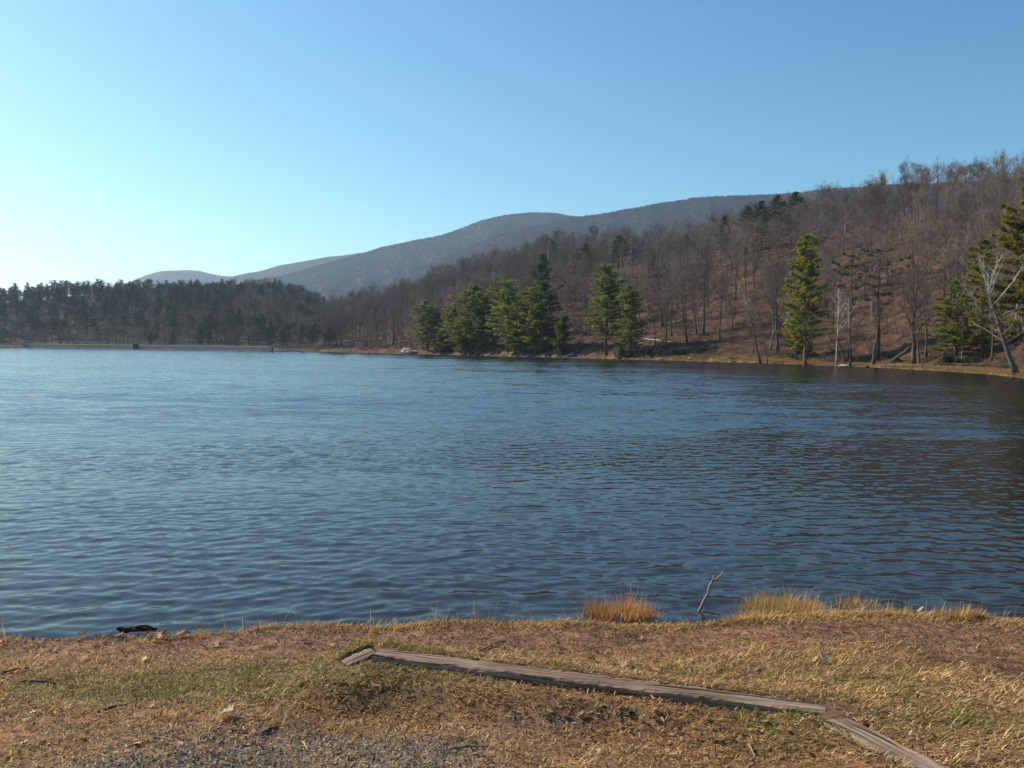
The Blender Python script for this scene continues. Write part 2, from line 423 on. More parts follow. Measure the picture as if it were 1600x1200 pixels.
# one terrain sheet: polar grid, fine towards the view
az_g = np.radians(np.concatenate([np.arange(-180, -42, 4.0), np.arange(-42, 42, 0.22), np.arange(42, 180.1, 4.0)]))
r_g = np.concatenate([np.linspace(2, 60, 16), np.geomspace(63, 820, 210), np.geomspace(830, 6600, 110)])
AZ, R = np.meshgrid(az_g, r_g)
X = R * np.sin(AZ); Y = R * np.cos(AZ); Z = height(X, Y)
nr, na = AZ.shape
i = np.arange(nr - 1)[:, None] * na; j = np.arange(na - 1)[None, :]
Q = np.stack([i + j, i + j + 1, i + na + j + 1, i + na + j], -1).reshape(-1, 4)
Sg = np.interp(AZ, sh_az, sh_d); out = R - Sg
n1 = fbm(X / 25, Y / 25, 71); n2 = fbm(X / 5, Y / 5, 72); n3 = fbm(X / 300, Y / 300, 73)
litter = np.stack([0.112 + 0.09 * n2, 0.064 + 0.05 * n2, 0.040 + 0.03 * n2], -1)
dim = np.array([0.062, 0.044, 0.032])
c = litter * (1 - np.clip(0.45 + n1 * 1.6, 0, 1)[..., None] * 0.55) + dim * (np.clip(0.45 + n1 * 1.6, 0, 1)[..., None] * 0.55)
gold = np.array([0.25, 0.165, 0.075]); strip = np.interp(AZ, [D(10), D(16), D(22), D(30)], [2.5, 6, 13, 16])
wg = (sstep(strip + 2, strip - 1, out + n2 * 4) * sstep(D(6), D(12), AZ))[..., None]
c = c * (1 - wg) + (gold * (1 + 0.5 * n2[..., None])) * wg
wb = (sstep(5, 1, out + n2 * 3) * sstep(D(12), D(6), AZ))[..., None]
c = c * (1 - wb) + np.array([0.17, 0.115, 0.075]) * wb
wl_ = (sstep(D(-11), D(-13.5), AZ) * sstep(8, 20, out))[..., None]
c = c * (1 - wl_) + np.array([0.05, 0.042, 0.032]) * wl_
bed = (out < -0.3)[..., None]
c = np.where(bed, np.array([0.07, 0.05, 0.035]), c)
farw = sstep(700, 1100, R)[..., None]
c = c * (1 - farw) + (np.array([0.034, 0.029, 0.025]) * (1 + n3[..., None] * 0.8)) * farw
# tarred parking strip beside the lawn
pk0 = onz(1384, 575.5); pk1 = onz(1442, 577.5)
me = mesh_arrays('ground', np.stack([X, Y, Z], -1).reshape(-1, 3), Q, np.clip(c, 0.01, 0.9).reshape(-1, 3), True, [M_terrain])
link('ground', me, kind='structure', label='leaf-covered ground of the lake valley, hills and mountains', category='ground')

# ------------------------------------------------------------------ the near bank
TIMBERS = [((588, 1018), (1290, 1107), 0.50, 0.465), ((1302, 1122), (1540, 1242), 0.465, 0.50), ((586, 1014), (540, 1034), 0.487, 0.445)]     # pixel ends and top heights
TIM = [(onz(a_[0], a_[1], za), onz(b_[0], b_[1], zb)) for a_, b_, za, zb in TIMBERS]
PADX = [TIM[2][1], TIM[0][0], TIM[0][1], TIM[1][0], TIM[1][1]]


def pad_line(x):
    px_ = [p[0] for p in PADX[1:]]; py_ = [p[1] for p in PADX[1:]]
    return np.interp(x, px_ + [px_[-1] + 3], py_ + [py_[-1] - 5])


def seg_near(x, y, p, q):
    v_ = (q - p)[:2]; t_ = np.clip(((x - p[0]) * v_[0] + (y - p[1]) * v_[1]) / (v_ @ v_), 0, 1)
    dx, dy = x - p[0] - t_ * v_[0], y - p[1] - t_ * v_[1]
    return np.hypot(dx, dy), t_, (v_[0] * dy - v_[1] * dx) / np.hypot(*v_)


def bank(x, y):
    x = np.asarray(x, float); y = np.asarray(y, float)
    s = edge_y(x) - y
    top = 0.17 + 0.36 * sstep(-0.3, 4.5, s) + 0.10 * sstep(3, 9, s)
    top = top + 0.05 * fbm(x * 1.1, y * 1.1, 81) + 0.022 * fbm(x * 5, y * 5, 82, 3)
    inside = sstep(0.10, -0.10, y - pad_line(x)) * sstep(PADX[0][0] - 0.9, PADX[1][0], x)
    top = top - 0.07 * inside
    for k, (p, q) in enumerate(TIM):
        dist, t_, side = seg_near(x, y, p, q); zt = p[2] + (q[2] - p[2]) * t_
        far_side = side > 0 if k < 2 else side < 0
        w = sstep(0.55, 0.16, dist) * (1 if k < 2 else 0.7)
        want = np.where(far_side, zt - 0.003, zt - (0.040 if k == 0 else 0.014)) + 0.012 * fbm(x * 6, y * 6, 85, 2)
        under = sstep(0.092, 0.070, dist) * ((t_ > 0.004) & (t_ < 0.996))
        want = want - under * 0.11
        top = top * (1 - w) + want * w
    wet = np.where(s < 0, 0.14 * sstep(-0.28, 0, s) * 1.2 - 0.03 - 0.11 * np.clip(-s - 0.2, 0, 40), 0)
    wet = np.maximum(wet, -2.45)
    k = sstep(-0.05, 0.08, s)
    return top * k + wet * (1 - k)


def onbank(px, py):
    z = 0.4
    for _ in range(12):
        p = onz(px, py, z); z = 0.5 * z + 0.5 * float(bank(p[0], p[1]))
    return np.array([p[0], p[1], z])


def blob(px, py, rx, ry, w):
    p = onbank(px, min(py, 1230)); d = p[1]
    return p[0], p[1], rx * d / F, ry * d * d / ((HC - p[2]) * F), w


def field(x, y, blobs):
    v = np.zeros(np.shape(x))
    for (bx, by, rx, ry, w) in blobs:
        v = v + w * np.exp(-0.5 * (((x - bx) / rx) ** 2 + ((y - by) / ry) ** 2))
    return v


Z_BARE = [blob(*b) for b in [(230, 1005, 130, 12, .8), (420, 1005, 130, 14, .9), (650, 995, 170, 14, .9), (900, 1003, 120, 15, .7), (1130, 988, 160, 12, .85), (1350, 988, 130, 12, .8), (1520, 1010, 80, 26, 1.1), (1600, 1035, 60, 30, 1.1), (60, 1010, 60, 8, .3), (1560, 1190, 60, 20, .5)]]
Z_GREEN = [blob(*b) for b in [(600, 1042, 90, 20, 1.0), (440, 1055, 120, 22, .9), (130, 1080, 140, 26, .8), (300, 1065, 120, 24, .7), (1200, 1120, 60, 14, .9), (1330, 1060, 100, 26, .45), (1500, 1130, 110, 36, .6), (1230, 1150, 50, 16, .7), (800, 1075, 100, 14, .5), (1060, 1050, 50, 10, .5)]]
Z_GRAV = [blob(*b) for b in [(480, 1165, 110, 20, 1.0), (330, 1185, 120, 16, 1.0), (150, 1200, 120, 14, .7), (640, 1190, 110, 18, .9), (800, 1135, 70, 10, .38), (880, 1120, 50, 8, .2), (250, 1150, 60, 10, .3), (700, 1160, 60, 10, .5)]]
Z_THAT = [blob(*b) for b in [(1000, 1160, 180, 36, .9), (870, 1090, 150, 22, .6), (250, 1125, 150, 20, .5), (760, 1110, 120, 20, .5), (1330, 1150, 60, 30, .5)]]


def axis(lo, flo, fhi, hi, step, grow=1.18):
    a = list(np.arange(flo, fhi, step)); s = step
    while a[-1] < hi:
        s *= grow; a.append(a[-1] + s)
    b = []; s = step; v = flo
    while v > lo:
        s *= grow; v -= s; b.append(v)
    return np.array(b[::-1] + a)


bx = axis(-46, -7.2, 7.6, 46, 0.038); by = axis(-46, 3.0, 9.6, 20, 0.03)
BX, BY = np.meshgrid(bx, by); BZ = bank(BX, BY)
nr, na = BX.shape
i = np.arange(nr - 1)[:, None] * na; j = np.arange(na - 1)[None, :]
Q = np.stack([i + j, i + j + 1, i + na + j + 1, i + na + j], -1).reshape(-1, 4)
gb = np.clip(field(BX, BY, Z_BARE), 0, 1)[..., None]; gg = np.clip(field(BX, BY, Z_GREEN), 0, 1)[..., None]; gv = np.clip(field(BX, BY, Z_GRAV), 0, 1)[..., None]
nn = fbm(BX * 3, BY * 3, 91)[..., None]
c = np.array([0.175, 0.092, 0.044]) * (1 + nn)
c = c * (1 - gb) + np.array([0.215, 0.116, 0.068]) * (1 + 0.8 * nn) * gb
c = c * (1 - gg * 0.5) + np.array([0.10, 0.088, 0.035]) * gg * 0.5
c = c * (1 - gv * 0.8) + np.array([0.12, 0.105, 0.09]) * gv * 0.8
wetm = sstep(0.10, 0.02, BZ)[..., None]
c = c * (1 - wetm) + np.array([0.15, 0.088, 0.056]) * (1 + 1.2 * nn) * wetm
me = mesh_arrays('bank', np.stack([BX, BY, BZ], -1).reshape(-1, 3), Q, np.clip(c, 0.01, 0.8).reshape(-1, 3), True, [M_bank])
link('bank', me, kind='structure', label='worn brown bank of soil sloping to the lake edge', category='bank')

# ------------------------------------------------------------------ the lake
wrng = np.random.default_rng(12)
NW = 90
lam = np.where(np.arange(NW) < 66, np.exp(wrng.normal(math.log(0.22), 0.33, NW)), np.exp(wrng.normal(math.log(0.5), 0.3, NW))).clip(0.13, 1.0); kk = 2 * math.pi / lam
th = wrng.normal(D(6), 1.0, NW) * 0 + D(6) + wrng.normal(0, 1, NW) * np.where(np.arange(NW) < 66, D(42), D(20)); kx = kk * np.sin(th); ky = -kk * np.cos(th); ph = wrng.uniform(0, 6.283, NW)
amp = 0.074 * math.sqrt(2 / NW) / kk


def waves(x, y):
    z = np.zeros_like(x)
    for q in range(NW):
        z += amp[q] * np.sin(kx[q] * x + ky[q] * y + ph[q])
    return z + 6.0 * z * z - 0.002


az_w = np.radians(np.concatenate([np.arange(-102, -40, 3.0), np.linspace(-40, 40, 620), np.arange(43, 103, 3.0)]))
r_w = np.concatenate([np.arange(6.0, 15, 0.034), np.arange(15, 34, 0.062), np.geomspace(34.2, 760, 46)])
AZ, R = np.meshgrid(az_w, r_w)
X = R * np.sin(AZ); Y = R * np.cos(AZ)
gust = 0.55 + 0.9 * vnoise(X / 6 + 3, Y / 2.2, 31) * (0.6 + 0.8 * vnoise(X / 17, Y / 7, 33))
fade = sstep(33, 18, R) * sstep(D(41), D(39), np.abs(AZ))
left = 0.78 + 0.27 * sstep(4, -6, X)
Z = waves(X, Y) * fade * gust * left
nr, na = AZ.shape
i = np.arange(nr - 1)[:, None] * na; j = np.arange(na - 1)[None, :]
Q = np.stack([i + j, i + j + 1, i + na + j + 1, i + na + j], -1).reshape(-1, 4)
me = mesh_arrays('lake_water', np.stack([X, Y, Z], -1).reshape(-1, 3), Q, None, True, [M_water])
fa = me.attributes.new('far', 'FLOAT', 'POINT'); fa.data.foreach_set('value', np.ascontiguousarray((1 - fade).ravel(), np.float32))
link('lake_water', me, kind='structure', label='rippled blue lake water reflecting the sky', category='lake')

# ------------------------------------------------------------------ trees
def bare_tree(seed, H, r0=0.2, cb=0.3, spread=4.5, nl=14, el0=35, el1=68, lean=(0, 0), bark=(0.11, 0.085, 0.068), twig=(0.15, 0.112, 0.088),
              top=0.76, kinks=0.014, nb=7, k3=7, k4=4, pale=None, tw=0.9, curve=0.0):
    """trunk mesh (stem and limbs) and crown mesh (branches and twigs) of a leafless hardwood"""
    rng = np.random.default_rng(seed)
    tr = Acc(); cr = Acc()
    m = 10; t = np.linspace(0, 1, m)
    P = np.zeros((m, 3)); P[:, 2] = t * H * top
    wob = np.cumsum(rng.normal(0, kinks * H / 3, (m, 2)), 0); wob -= wob[0]
    P[:, :2] = wob + np.outer(t + curve * (t * t - t), np.array(lean)) * H
    P[0, 2] = -0.4
    R = r0 * (1 - 0.9 * t ** 0.9); R[0] *= 1.45
    ring = 7

    def colz(V, a):
        cc = np.empty((len(V), 3)); cc[:] = a
        if pale is not None:
            w = sstep(pale[0] * H, pale[1] * H, V[:, 2] + rng.normal(0, 0.05 * H, len(V)))[:, None]
            cc = cc * (1 - w) + np.array(pale[2]) * w
        return cc
    V, Fc = tube(P, R, ring); tr.add(V, Fc, colz(V, bark))
    limbs = []
    for q in range(nl):
        tt = cb + (0.98 - cb) * (q + rng.uniform(0, 0.9)) / nl
        p = np.array([np.interp(tt, t, P[:, k]) for k in range(3)]); ra = np.interp(tt, t, R)
        u = (tt - cb) / (1 - cb)
        az = q * 2.4 + rng.uniform(-0.6, 0.6); el = math.radians(el0 + (el1 - el0) * u + rng.uniform(-12, 12))
        Ln = spread * (0.72 + 0.42 * math.sin(math.pi * min(u + 0.1, 1))) * (1 - 0.22 * u) * rng.uniform(0.6, 1.2)
        d = np.array([math.cos(el) * math.cos(az), math.cos(el) * math.sin(az), math.sin(el)])
        pts = [p]
        for s_ in range(5):
            d = unit(d + np.array([0, 0, 0.07]) + rng.normal(0, 0.17, 3)); p = p + d * Ln / 5; pts.append(p)
        pts = np.array(pts); rr = np.linspace(max(ra * 0.55, 0.03), 0.014, 6)
        V, Fc = tube(pts, rr, 4, False); tr.add(V, Fc, colz(V, bark)); limbs.append((pts, Ln))
    limbs.append((P[-4:], H * 0.2))
    A3 = []; T3 = []
    for pts, Ln in limbs:
        n_ = nb
        for _ in range(n_):
            s = rng.uniform(0.15, 1.0) * (len(pts) - 1); i0 = min(int(s), len(pts) - 2); f = s - i0
            p = pts[i0] * (1 - f) + pts[i0 + 1] * f; tg = unit(pts[i0 + 1] - pts[i0])
            d = unit(tg * 0.7 + rand_unit(rng, 1)[0] * 0.8 + np.array([0, 0, 0.3]))
            L2 = max(Ln * rng.uniform(0.28, 0.55) * (1.1 - 0.45 * s / (len(pts) - 1)), 0.7)
            b = [p]
            for s_ in range(3):
                d = unit(d + rng.normal(0, 0.2, 3) + np.array([0, 0, 0.1])); b.append(b[-1] + d * L2 / 3)
            b = np.array(b)
            V, Fc = tube(b, np.linspace(0.024, 0.009, 4) * tw, 3, False); cr.add(V, Fc, colz(V, twig))
            ss = rng.uniform(0.2, 3.0, k3); i1 = np.minimum(ss.astype(int), 2); ff = (ss - i1)[:, None]
            A3.append(b[i1] * (1 - ff) + b[i1 + 1] * ff); T3.append(unit(b[i1 + 1] - b[i1]))
    A3 = np.concatenate(A3); T3 = np.concatenate(T3)
    D3 = unit(T3 * 0.7 + rand_unit(rng, len(A3)) * 0.75 + np.array([0, 0, 0.12])); L3 = rng.uniform(0.5, 1.3, len(A3)) * H / 17
    V, Fc = spikes(A3, D3, L3, 0.012 * tw); cr.add(V, Fc, twig)
    f = rng.uniform(0.15, 0.95, (len(A3), k4)); A4 = (A3[:, None] + D3[:, None] * (L3[:, None] * f)[..., None]).reshape(-1, 3)
    D4 = unit(np.repeat(D3, k4, 0) * 0.6 + rand_unit(rng, len(A4)) * 0.75 + np.array([0, 0, 0.06])); L4 = rng.uniform(0.3, 0.85, len(A4)) * H / 17
    V, Fc = spikes(A4, D4, L4, 0.0095 * tw); cr.add(V, Fc, np.array(twig) * 1.05)
    return tr, cr


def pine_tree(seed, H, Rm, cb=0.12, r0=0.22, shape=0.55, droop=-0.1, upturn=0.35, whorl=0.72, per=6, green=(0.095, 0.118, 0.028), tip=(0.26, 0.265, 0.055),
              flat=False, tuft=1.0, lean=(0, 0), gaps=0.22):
    rng = np.random.default_rng(seed); tr = Acc(); cr = Acc()
    m = 8; t = np.linspace(0, 1, m); P = np.zeros((m, 3)); P[:, 2] = t * H; P[:, :2] = np.cumsum(rng.normal(0, 0.004 * H, (m, 2)), 0) + np.outer(t, lean) * H; P[0, 2] = -0.4
    R = r0 * (1 - 0.93 * t); V, Fc = tube(P, R, 7); tr.add(V, Fc, (0.085, 0.065, 0.05))
    z = cb * H; wv = rng.random(10); A = []; Dn = []; W = []; Cc = []
    while z < H * 0.985:
        u = (z / H - cb) / (1 - cb)
        if flat:
            Rr = Rm * (0.35 + 0.65 * math.sin(math.pi * min(1, 0.2 + 0.75 * u)))
        else:
            Rr = Rm * (1 - u) ** shape * (0.55 + 0.45 * min(1, u / 0.18)) * (0.78 + 0.5 * wv[int(u * 9.99)]) + 0.15
        a0 = rng.uniform(0, 6.28)
        for q in range(per):
            if rng.random() < gaps:
                continue
            az = a0 + q * 6.283 / per + rng.uniform(-0.4, 0.4); L = Rr * rng.uniform(0.42, 1.25)
            h = np.array([math.cos(az), math.sin(az), 0]); p0 = np.array([np.interp(z / H, t, P[:, 0]), np.interp(z / H, t, P[:, 1]), z + rng.uniform(-.15, .15)])
            el = droop + upturn * 1.2 * u + rng.uniform(-0.12, 0.12)
            ss = np.linspace(0, 1, 4)
            b = p0 + np.outer(ss * L, h) + np.outer(L * (el * ss + upturn * 0.5 * ss ** 2), [0, 0, 1])
            V, Fc = tube(b, np.linspace(0.035, 0.01, 4) * (0.5 + L / 4), 3, False); tr.add(V, Fc, (0.075, 0.058, 0.045))
            nt = max(4, int(L / 0.17 * tuft)); s = rng.uniform(0.25 if L > 1 else 0.05, 1.05, nt)
            side = np.array([-h[1], h[0], 0]); lat = rng.uniform(-1, 1, nt) * 0.32 * L * (1.15 - s) * (s > 0.2)
            pt = p0 + np.outer(s * L, h) + np.outer(L * (el * s + upturn * 0.5 * s ** 2) + rng.uniform(-.05, .14, nt), [0, 0, 1]) + np.outer(lat, side)
            dr = unit(h * 0.8 + np.outer(np.sign(lat), side) * 0.5 + np.array([0, 0, 0.35]))
            A.append(pt); Dn.append(dr); W.append(s); Cc.append(np.full(nt, u))
        z += whorl * rng.uniform(0.75, 1.25) * (1.0 - 0.35 * u)
    A = np.concatenate(A); Dn = np.concatenate(Dn); W = np.concatenate(W)
    K = 11
    A = np.repeat(A, K, 0) + rng.normal(0, 0.06, (len(A) * K, 3)); Dd = unit(np.repeat(Dn, K, 0) * 0.8 + rand_unit(rng, len(A)) * 0.95 + np.array([0, 0, 0.15]))
    n = len(A); L = rng.uniform(0.25, 0.55, n); wdt = rng.uniform(0.045, 0.095, n)
    S = unit(np.cross(Dd, rand_unit(rng, n)))
    V = np.empty((n, 3, 3)); V[:, 0] = A - S * wdt[:, None]; V[:, 1] = A + S * wdt[:, None]; V[:, 2] = A + Dd * L[:, None]
    Fc = np.arange(n * 3).reshape(-1, 3)
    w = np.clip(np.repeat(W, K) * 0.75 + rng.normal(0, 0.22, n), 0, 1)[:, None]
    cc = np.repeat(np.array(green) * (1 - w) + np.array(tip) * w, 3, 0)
    cr.add(V.reshape(-1, 3), Fc, cc)
    return tr, cr


def tree_data(tr, cr, name, leafmat):
    return (tr.mesh(name + '_trunk', [M_bark], True), cr.mesh(name + '_crown', [leafmat]))


def joined(tr, cr, name, leafmat):
    a = Acc()
    V, Fc, C, M = tr.arrays(); a.add(V, Fc, C, 0)
    V, Fc, C, M = cr.arrays(); a.add(V, Fc, C, 1)
    o = bpy.data.objects.new(name, a.mesh(name, [M_bark, leafmat]))
    return o


def put_tree(kind, data, loc, rz, sc, label, group=None, sz=None):
    e = bpy.data.objects.new(kind, None); COL.objects.link(e)
    e.empty_display_size = 0.5
    e.location = [float(v) for v in loc]; e.rotation_euler = (0, 0, rz); e.scale = (sc, sc, sz or sc)
    e['label'] = label; e['category'] = 'tree'
    if group:
        e['group'] = group
    for nm, me_ in (('trunk', data[0]), ('crown', data[1])):
        o = bpy.data.objects.new(nm, me_); COL.objects.link(o); o.parent = e
    return e


BARKS = [(0.085, 0.068, 0.057), (0.115, 0.092, 0.078), (0.065, 0.053, 0.045), (0.16, 0.135, 0.118)]
TWIGS = [(0.190, 0.140, 0.105), (0.215, 0.167, 0.132), (0.165, 0.119, 0.087), (0.20, 0.158, 0.127)]
bare_raw = []
specs = [dict(H=15, cb=0.36, spread=6.0, nl=14, el0=22, el1=66), dict(H=17, cb=0.48, spread=5.2, nl=13, el0=32, el1=72), dict(H=14, cb=0.30, spread=6.8, nl=15, el0=16, el1=62),
         dict(H=18, cb=0.5, spread=4.6, nl=12, el0=38, el1=75), dict(H=15, cb=0.38, spread=5.6, nl=14, el0=25, lean=(0.12, 0.0)), dict(H=14, cb=0.28, spread=5.2, nl=14, el0=26, el1=68, kinks=0.028),
         dict(H=16, cb=0.36, spread=7.2, nl=12, el0=46, el1=64, top=0.62), dict(H=12, cb=0.3, spread=3.6, nl=13, r0=0.12, el0=25),
         dict(H=19, cb=0.42, spread=6.4, nl=12, el0=30, el1=70, r0=0.26, nb=9), dict(H=13, cb=0.5, spread=4.4, nl=9, el0=20, el1=50, kinks=0.03, nb=6), dict(H=17, cb=0.55, spread=4.2, nl=9, el0=48, el1=78, r0=0.15),
         dict(H=16, cb=0.32, spread=6.0, nl=12, el0=30, el1=66, lean=(-0.1, 0.05))]
LOOK = ['round-crowned', 'high-crowned', 'broad low-crowned', 'tall narrow-crowned', 'leaning', 'crooked', 'vase-shaped', 'thin young', 'big stout', 'gnarled sparse', 'pale slender', 'tilted spreading']
for q, s in enumerate(specs):
    bare_raw.append(bare_tree(100 + q, bark=BARKS[q % 4] if q != 10 else (0.36, 0.32, 0.27), twig=TWIGS[(q * 3 + 1) % 4], **s))
BARE = [tree_data(t, c_, 'bare_tree', M_twig) for t, c_ in bare_raw]
BARE_H = [s['H'] for s in specs]
BARE_J = [joined(t, c_, 'bare_tree_source', M_twig) for t, c_ in bare_raw]
rust_raw = bare_tree(140, H=14, cb=0.3, spread=4, nl=11, twig=(0.19, 0.085, 0.04))
RUST_J = joined(rust_raw[0], rust_raw[1], 'rust_tree_source', M_twig)
pine_raw = [pine_tree(200, 18, 3.6), pine_tree(201, 20, 4.0, cb=0.18, gaps=0.2), pine_tree(202, 16, 3.3, cb=0.06),
            pine_tree(203, 17, 3.6, cb=0.45, flat=True, green=(0.048, 0.062, 0.026), tip=(0.08, 0.088, 0.036), whorl=0.9, per=4, gaps=0.25),
            pine_tree(204, 8, 2.1, cb=0.03, green=(0.08, 0.11, 0.02), tip=(0.17, 0.18, 0.035), whorl=0.45),
            pine_tree(205, 9, 1.25, cb=0.02, shape=0.6, green=(0.06, 0.085, 0.025), tip=(0.10, 0.125, 0.035), whorl=0.4, droop=0.2),
            pine_tree(206, 20, 5.0, cb=0.15, green=(0.13, 0.125, 0.022), tip=(0.30, 0.25, 0.035), gaps=0.2, tuft=1.2),
            pine_tree(207, 19, 3.4, cb=0.10, green=(0.12, 0.14, 0.024), tip=(0.30, 0.29, 0.04), gaps=0.2)]
pine_raw.append(pine_tree(208, 17, 3.6, cb=0.5, flat=True, green=(0.075, 0.082, 0.042), tip=(0.115, 0.115, 0.058), whorl=1.25, per=4, gaps=0.35, tuft=0.55))
pine_raw.append(pine_tree(212, 15, 3.6, cb=0.25, green=(0.055, 0.068, 0.026), tip=(0.095, 0.105, 0.038), whorl=0.8, tuft=0.9, gaps=0.25))
PINE = [tree_data(t, c_, 'pine_tree', M_needle) for t, c_ in pine_raw]
PINE_H = [18, 20, 16, 17, 8, 9, 20, 19, 17, 15]
PINE_R = [3.6, 4.0, 3.3, 3.6, 2.1, 1.25, 5.0, 3.4, 3.6, 3.6]
dark_raw = [pine_tree(210, 15, 3.4, cb=0.2, green=(0.03, 0.042, 0.022), tip=(0.05, 0.06, 0.028), whorl=0.9, tuft=0.8), pine_tree(211, 14, 3.2, cb=0.4, flat=True, green=(0.03, 0.04, 0.022), tip=(0.048, 0.058, 0.028), whorl=0.9, per=4)]
DARK_J = [joined(t, c_, 'dark_pine_source', M_needle) for t, c_ in dark_raw]
SCRUB_J = joined(pine_raw[3][0], pine_raw[3][1], 'scrub_pine_source', M_needle)

placed = []          # (x, y, clear radius)


def special_pine(px, yb, yt, which, label, wide=None, rz=None, kind='pine_tree'):
    p = hit(px, yb); d = math.hypot(p[0], p[1]); Hh = (yb - yt) / F * d
    s = Hh / PINE_H[which]; sx = s if wide is None else (wide * 0.70 / F * d) / PINE_R[which]
    placed.append((p[0], p[1], max(1.5, sx * PINE_R[which] * 0.75)))
    return put_tree(kind, PINE[which], p, RNG.uniform(0, 6.28) if rz is None else rz, sx, label, None, s)


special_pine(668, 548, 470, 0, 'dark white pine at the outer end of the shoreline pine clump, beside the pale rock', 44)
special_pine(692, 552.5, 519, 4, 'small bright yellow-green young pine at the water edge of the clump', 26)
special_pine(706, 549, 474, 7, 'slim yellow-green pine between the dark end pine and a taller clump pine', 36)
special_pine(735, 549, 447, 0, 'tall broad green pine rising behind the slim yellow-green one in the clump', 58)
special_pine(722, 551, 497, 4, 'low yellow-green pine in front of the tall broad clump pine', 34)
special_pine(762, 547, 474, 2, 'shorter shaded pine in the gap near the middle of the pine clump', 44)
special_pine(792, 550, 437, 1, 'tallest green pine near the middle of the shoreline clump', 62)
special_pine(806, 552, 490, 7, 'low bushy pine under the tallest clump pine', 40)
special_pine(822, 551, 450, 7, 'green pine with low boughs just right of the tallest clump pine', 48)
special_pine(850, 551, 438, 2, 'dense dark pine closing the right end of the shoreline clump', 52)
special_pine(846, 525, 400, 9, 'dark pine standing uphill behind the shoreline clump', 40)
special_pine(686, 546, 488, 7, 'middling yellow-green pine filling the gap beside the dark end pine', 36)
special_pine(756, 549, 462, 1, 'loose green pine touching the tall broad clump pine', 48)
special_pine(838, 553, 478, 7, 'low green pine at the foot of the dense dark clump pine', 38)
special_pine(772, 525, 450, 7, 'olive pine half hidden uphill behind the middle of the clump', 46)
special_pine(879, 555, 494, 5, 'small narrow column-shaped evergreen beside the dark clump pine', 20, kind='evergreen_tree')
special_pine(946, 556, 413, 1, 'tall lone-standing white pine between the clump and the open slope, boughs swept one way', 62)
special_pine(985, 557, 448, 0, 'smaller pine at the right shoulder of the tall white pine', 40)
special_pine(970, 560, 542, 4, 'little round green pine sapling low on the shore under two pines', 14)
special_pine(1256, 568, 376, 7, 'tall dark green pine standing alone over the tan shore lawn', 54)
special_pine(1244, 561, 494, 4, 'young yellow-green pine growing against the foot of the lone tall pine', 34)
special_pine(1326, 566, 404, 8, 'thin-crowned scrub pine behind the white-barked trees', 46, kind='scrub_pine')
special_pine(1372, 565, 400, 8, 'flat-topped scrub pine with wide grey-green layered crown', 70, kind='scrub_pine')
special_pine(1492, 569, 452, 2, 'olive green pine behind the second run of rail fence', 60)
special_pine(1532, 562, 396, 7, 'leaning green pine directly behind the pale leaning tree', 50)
special_pine(1616, 566, 325, 6, 'huge golden-green pine cut by the photo edge behind the leaning tree', 118)
for q, (px, yb, yt, w_) in enumerate([(1133, 400, 330, 34), (1165, 390, 316, 36), (1190, 384, 308, 36), (1216, 380, 300, 36), (1244, 372, 295, 40)]):
    special_pine(px, yb + 8, yt + 11, 9, ['lowest dark pine of the five on the hill crest', 'second dark crest pine above the open slope', 'middle dark pine of the five on the hill crest',
                 'fourth dark crest pine, beside the highest one', 'highest dark crest pine, nearest the tall bare ridge'][q], w_, kind='crest_pine')
for q, (px, yb, yt, w_) in enumerate([(858, 432, 374, 34), (912, 440, 382, 34), (965, 434, 370, 38)]):
    special_pine(px, yb, yt, 9, ['dark ridge pine straight above the clump end', 'middle dark ridge pine set lower than its two neighbours', 'dark ridge pine above the tall white pine'][q], w_, kind='ridge_pine')


def special_bare(px, yb, yt, label, seed, **kw):
    p = hit(px, yb); d = math.hypot(p[0], p[1]); Hh = (yb - yt) / F * d
    t, c_ = bare_tree(seed, H=Hh, **kw)
    placed.append((p[0], p[1], 2.2))
    return put_tree(kw.pop('kind', 'bare_tree'), tree_data(t, c_, 'bare_tree', M_twig), p, 0, 1.0, label)


WHITE = (0.62, 0.56, 0.47)
t = special_bare(1591, 586, 402, 'leaning pale-limbed bare tree over the water at the photo edge', 301, r0=0.30, cb=0.26, spread=5.0, nl=15, el0=6, el1=70, lean=(-0.25, 0.0), curve=-0.6,
                 bark=(0.10, 0.085, 0.075), twig=(0.34, 0.28, 0.22), pale=(0.42, 0.75, WHITE), nb=4, k3=4, k4=3)
t = special_bare(1190, 569.5, 436, 'slim bare tree with pale forked top leaning to the lake, left of the lone pine', 302, r0=0.24, cb=0.48, spread=2.8, nl=9, el0=28, el1=66, lean=(-0.20, 0),
                 bark=(0.11, 0.088, 0.07), twig=(0.30, 0.25, 0.2), pale=(0.55, 0.85, WHITE), nb=4, k3=4, k4=3)
t = special_bare(1200, 569.5, 470, 'thin leaning bare tree just right of the pale fork-topped one', 303, r0=0.12, cb=0.4, spread=2.4, nl=9, lean=(-0.12, 0), pale=(0.5, 0.9, (0.4, 0.36, 0.3)), nb=4)
t = special_bare(1307, 570, 430, 'white-barked straight bare tree right of the lone pine', 304, r0=0.16, cb=0.3, spread=3.0, nl=13, el0=18, el1=60, bark=(0.30, 0.27, 0.23), twig=(0.30, 0.25, 0.2), pale=(0.2, 0.5, (0.7, 0.64, 0.55)), nb=4, k3=4)
t = special_bare(1328, 573, 440, 'pale crooked bare tree above the flat white rock', 305, r0=0.22, cb=0.4, spread=4.0, nl=9, el0=38, el1=62, lean=(-0.06, 0), kinks=0.03, pale=(0.4, 0.6, (0.5, 0.45, 0.38)), twig=(0.26, 0.21, 0.17), nb=4)
t = special_bare(1322, 574, 500, 'dark bent bare trunk leaning from the flat white rock', 306, r0=0.17, cb=0.5, spread=3.2, nl=6, el0=30, lean=(-0.28, 0), nb=4)
